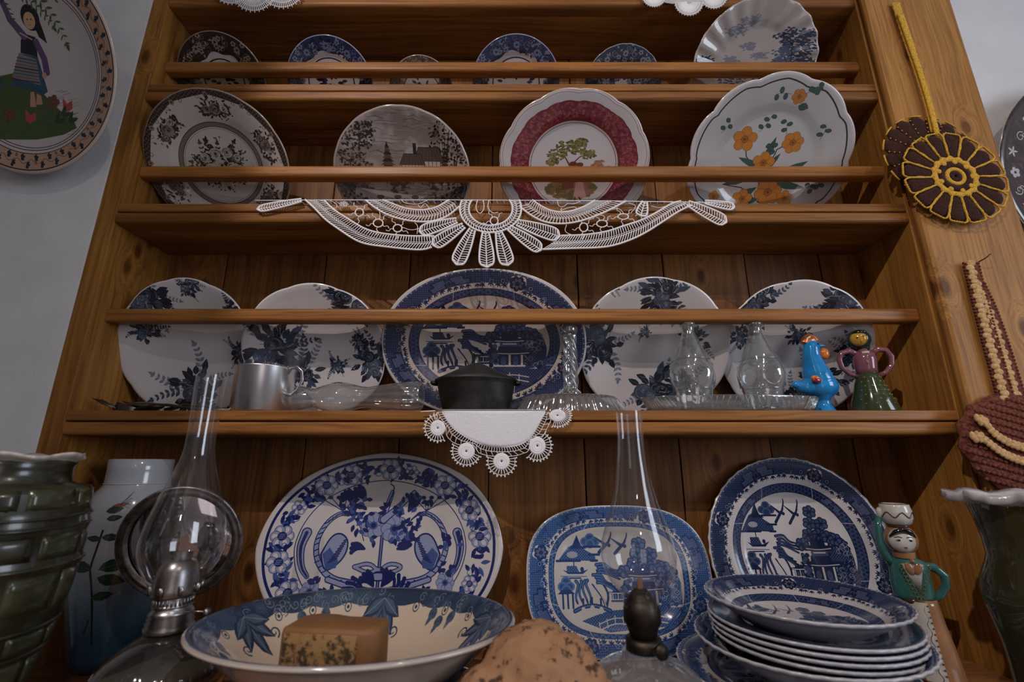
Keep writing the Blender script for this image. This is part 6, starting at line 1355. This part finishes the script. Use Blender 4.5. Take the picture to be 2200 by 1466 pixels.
# ------------------------------------------------------------------ pot holders
YP = .694
def pad(cx, cz, Y, a, r0, r1, w, th=.0030):
    """a puffed, rounded petal lying in the plane Y"""
    b = MB(); c, s = math.cos(a), math.sin(a); n = 9; vs = []; m = 7
    for j in range(n):
        t = j / (n - 1); r = r0 + (r1 - r0) * t; ww = w * (.46 + .54 * min(1, t * 1.3)) * (1 if t < .75 else math.sqrt(max(.0, 1 - ((t - .75) / .27) ** 2)))
        for i in range(m):
            u = (i / (m - 1) * 2 - 1); h = th * math.sqrt(max(0, 1 - u * u * .95)) * (.8 + .2 * math.sin(j * 3.0)) * (1 if 0 < j < n - 1 else .4)
            vs.append((cx + r * c - u * ww * s, Y - h, cz + r * s + u * ww * c))
    fs = [(j * m + i, j * m + i + 1, (j + 1) * m + i + 1, (j + 1) * m + i) for j in range(n - 1) for i in range(m - 1)]
    nb = len(vs); vs += [(x, Y + .001, z) for x, y, z in vs]; fs += [tuple(k + nb for k in f[::-1]) for f in fs]
    rim = [i for i in range(m)] + [j * m + m - 1 for j in range(1, n)] + [(n - 1) * m + i for i in range(m - 2, -1, -1)] + [j * m for j in range(n - 2, 0, -1)]
    for i in range(len(rim)): p, q = rim[i], rim[(i + 1) % len(rim)]; fs.append((p, nb + p, nb + q, q))
    b.add(vs, fs); return b, [Vector(vs[i]) for i in rim]
pc = at(2044.8, 384.5, YP); R1 = .0870
ph = empty('crochet_pot_holder', tuple(pc), 'flower-shaped brown and yellow crochet pot holder hanging by a yellow strap on the right board', 'pot holder')
pb = at(2005, 331, YP)
for k in range(16):
    a = 2 * math.pi * (k + .3) / 16; b, rim = pad(pb.x, pb.z, .6995, a, .012, .0820, .0150, .0028); o = attach(b, 'back_petal', ph, M_ybrown)
    q = MB()
    for i in range(7): t = .25 + .11 * i; r_ = .082 * t; a2 = a + .19; q.ball((pb.x + r_ * math.cos(a2), .6962, pb.z + r_ * math.sin(a2)), .0013, seg=6, rg=4)
    q.tube([(pb.x + .083 * math.cos(a + d), .6985, pb.z + .083 * math.sin(a + d)) for d in (-.13, 0, .13)], .0015, 5); z_ = q.build('back_edging', M_yyel); z_.parent = o
b = MB(); b.lathe([(.002, .001), (.030, .001), (.030, -.003), (.002, -.004)], 40); b.v = [(pb.x + x, .6995 + z, pb.z + y) for x, y, z in b.v]; attach(b, 'back_centre', ph, M_ybrown)
b = MB(); b.tube([(pb.x + (.030 + .0022 * (-1) ** k) * math.cos(6.283 * k / 48), .6945, pb.z + (.030 + .0022 * (-1) ** k) * math.sin(6.283 * k / 48)) for k in range(48)], .0030, 6, True); attach(b, 'back_ring', ph, M_yyel)
for k in range(16):
    a = 2 * math.pi * (k + .5) / 16 + .02; b, rim = pad(pc.x, pc.z, .6905, a, .036, R1 - .002, .0138, .0036); o = attach(b, 'petal', ph, M_ybrown)
    q = MB(); cc = Vector((pc.x, 0, pc.z)); Q = [p for p in rim if math.hypot(p.x - pc.x, p.z - pc.z) > .0385]
    Q.sort(key=lambda p: (math.atan2(p.z - pc.z, p.x - pc.x) - a + math.pi) % (2 * math.pi) * 1.0)
    m = 12; P = []
    for i in range(m):   # loop from the inner end, round the tip and back
        t = i / (m - 1); s_ = -1 + 2 * t; u = 1 - abs(s_) ** 3; r_ = .040 + (R1 + .0008 - .040) * min(1, u * 1.25); w_ = .0150 * (.46 + .54 * min(1, (r_ - .036) / .034)); w_ *= -1 if s_ < 0 else 1; w_ *= min(1, abs(s_) * 1.6)
        P.append((pc.x + r_ * math.cos(a) - w_ * math.sin(a), .6880, pc.z + r_ * math.sin(a) + w_ * math.cos(a)))
    P = smooth(P, 1); n = len(P); q.tube(P, [.00155 * (1 + .25 * (-1) ** i) for i in range(n)], 6); z_ = q.build('petal_edging', M_yyel); z_.parent = o
def disc(par, r0, r1, y0, th, m, name, wavy=0, nn=16):
    b = MB(); pr = [(r0, 0), (r0, -th * .7), ((r0 + r1) / 2, -th), (r1, -th * .7), (r1, 0)]; b.lathe(pr, 96, fn=lambda r, z, a: (r * (1 + (wavy * math.cos(nn * a) if r > (r0 + r1) / 2 - 1e-6 else 0)), z)); b.v = [(pc.x + x, y0 + z, pc.z + y) for x, y, z in b.v]; return attach(b, name, par, m)
disc(ph, .002, .040, .6895, .0022, M_ybrown, 'centre_ground'); disc(ph, .0300, .0395, .6885, .0026, M_yyel, 'scalloped_ring', .045, 16)
b = MB()
for k in range(9): a = 2 * math.pi * k / 9; b.ball((pc.x + .0285 * math.cos(a), .6868, pc.z + .0285 * math.sin(a)), 1, .0048, .0020, .0048, 10, 6)
attach(b, 'ring_tufts', ph, M_yyel)
disc(ph, .0185, .0285, .6875, .0016, M_ybrown, 'inner_ground'); disc(ph, .0110, .0175, .6880, .0030, M_yyel, 'inner_ring'); disc(ph, .0025, .0108, .6882, .0026, M_ybrown, 'centre_button')
def ribbon(pts, ws, th, Y, n=40):
    P = [at(x, y, Y) for x, y in pts]; Q = resample(smooth(P, 2), n); b = MB(); vs = []
    for i, p in enumerate(Q):
        t = (Q[min(n - 1, i + 1)] - Q[max(0, i - 1)]).normalized(); s_ = Vector((t.z, 0, -t.x)); f = i / (n - 1) * (len(ws) - 1); j = min(len(ws) - 2, int(f)); w = ws[j] + (ws[j + 1] - ws[j]) * (f - j); w *= 1 + .05 * (-1) ** i
        for (u, v) in ((-1, 0), (-.8, -1), (0, -.65), (.8, -1), (1, 0), (.8, 1), (-.8, 1)): vs.append(p + s_ * (u * w) + Vector((0, v * th, 0)))
    fs = [(i * 7 + k, i * 7 + (k + 1) % 7, (i + 1) * 7 + (k + 1) % 7, (i + 1) * 7 + k) for i in range(n - 1) for k in range(7)] + [tuple(range(7)), tuple((n - 1) * 7 + k for k in range(7))[::-1]]
    b.add(vs, fs); return b
attach(ribbon([(1924, 6), (1946, 80), (1968, 150), (1990, 220), (2004, 285)], [.0090, .0080, .0055, .0045, .0040], .0013, .6965), 'strap', ph, M_yyel)
attach(ribbon([(1934, 30), (1958, 100), (1980, 165), (2002, 240), (2016, 300), (2034, 338)], [.0070, .0062, .0054, .0050, .0050, .0032], .0014, .6925), 'strap', ph, M_yyel)

yq = .694; ct = at(2208, 962, yq)
pk = empty('crochet_pot_holder', tuple(ct), 'rust red crochet pot holder with cream stripes, hanging at the right edge', 'pot holder')
ra, rb_ = .098, .078
b = MB(); n, m = 56, 8; vs = [(ct.x, yq - .006, ct.z)]
for j in range(1, m + 1):
    t = j / m
    for k in range(n): a = 6.283 * k / n; e_ = 1 + (.03 * math.cos(14 * a) if j == m else 0); vs.append((ct.x + ra * t * e_ * math.cos(a) - .012 * t * math.sin(a), yq - .006 * math.sqrt(max(0, 1 - t * t)), ct.z + rb_ * t * e_ * math.sin(a)))
fs = [(0, 1 + k, 1 + (k + 1) % n) for k in range(n)] + [(1 + (j - 1) * n + k, 1 + j * n + k, 1 + j * n + (k + 1) % n, 1 + (j - 1) * n + (k + 1) % n) for j in range(1, m) for k in range(n)]
b.add(vs, fs); o = attach(b, 'body', pk, M_yrust); s_ = o.modifiers.new('thickness', 'SOLIDIFY'); s_.thickness = .004; s_.offset = 1
b = MB(); rg2 = random.Random(8)
for j in range(15):
    for k in range(30):
        u, v = -1 + 2 * (k + .5 * (j % 2)) / 29, -1 + 2 * j / 14; x = u * ra; z = v * rb_ - u * .03
        if (x / ra) ** 2 + ((z) / rb_) ** 2 < .92 and ct.x + x < .93: b.ball((ct.x + x, yq - .007 * math.sqrt(max(0.02, 1 - (x / ra) ** 2 - (z / rb_) ** 2)), ct.z + z), 1, .0034, .0022, .0027, 7, 5)
attach(b, 'stitches', pk, M_yrust, kind='stuff')
for (pts) in ([(2100, 902), (2118, 905), (2128, 925), (2150, 942), (2175, 955), (2200, 962), (2215, 966)], [(2090, 940), (2108, 938), (2122, 950), (2145, 968), (2170, 982), (2200, 992), (2215, 996)]):
    b = MB(); P = resample(smooth([at(x, y, yq - .0105) for x, y in pts], 2), 26); 
    for i, p in enumerate(P): b.ball(p + Vector((0, 0, .0022 * (-1) ** i)), 1, .0042, .0030, .0048 if i > 4 else .0066, 8, 6)
    attach(b, 'cream_stripe', pk, M_ycream)
for pts, ws, Y in (([(2086, 566), (2104, 640), (2124, 720), (2146, 800), (2168, 880)], [.0115, .0125, .0125, .0125, .0125], .6965), ([(2100, 610), (2128, 670), (2158, 760), (2185, 850), (2212, 930)], [.0095, .0110, .0120, .0120, .0120], .6995)):
    attach(ribbon(pts, ws, .0016, Y), 'strap', pk, M_yrust); b = MB(); P = resample(smooth([at(x - 2, y, Y - .0030) for x, y in pts], 2), 30)
    for i, p in enumerate(P): b.ball(p + Vector((.0014 * (-1) ** i, 0, 0)), 1, .0076, .0026, .0056, 9, 6)
    attach(b, 'cream_chain', pk, M_ycream)
    b = MB(); P = resample(smooth([at(x, y, Y - .0012) for x, y in pts], 2), 44)
    for i, p in enumerate(P):
        for s_ in (-1, 1): b.ball(p + Vector((s_ * .0120, 0, 0)), 1, .0026, .0020, .0026, 6, 5)
    attach(b, 'knobbly_edge', pk, M_yrust, kind='stuff')
hk = at(2100, 560, .700); b = MB(); b.tube([(hk.x - .006, .700, hk.z - .006), (hk.x, .688, hk.z - .002), (hk.x + .006, .683, hk.z + .004)], .0010, 6)
o = b.build('nail', M_brass); tag(o, 'small dark bent nail holding the rust red pot holder strap', 'nail')
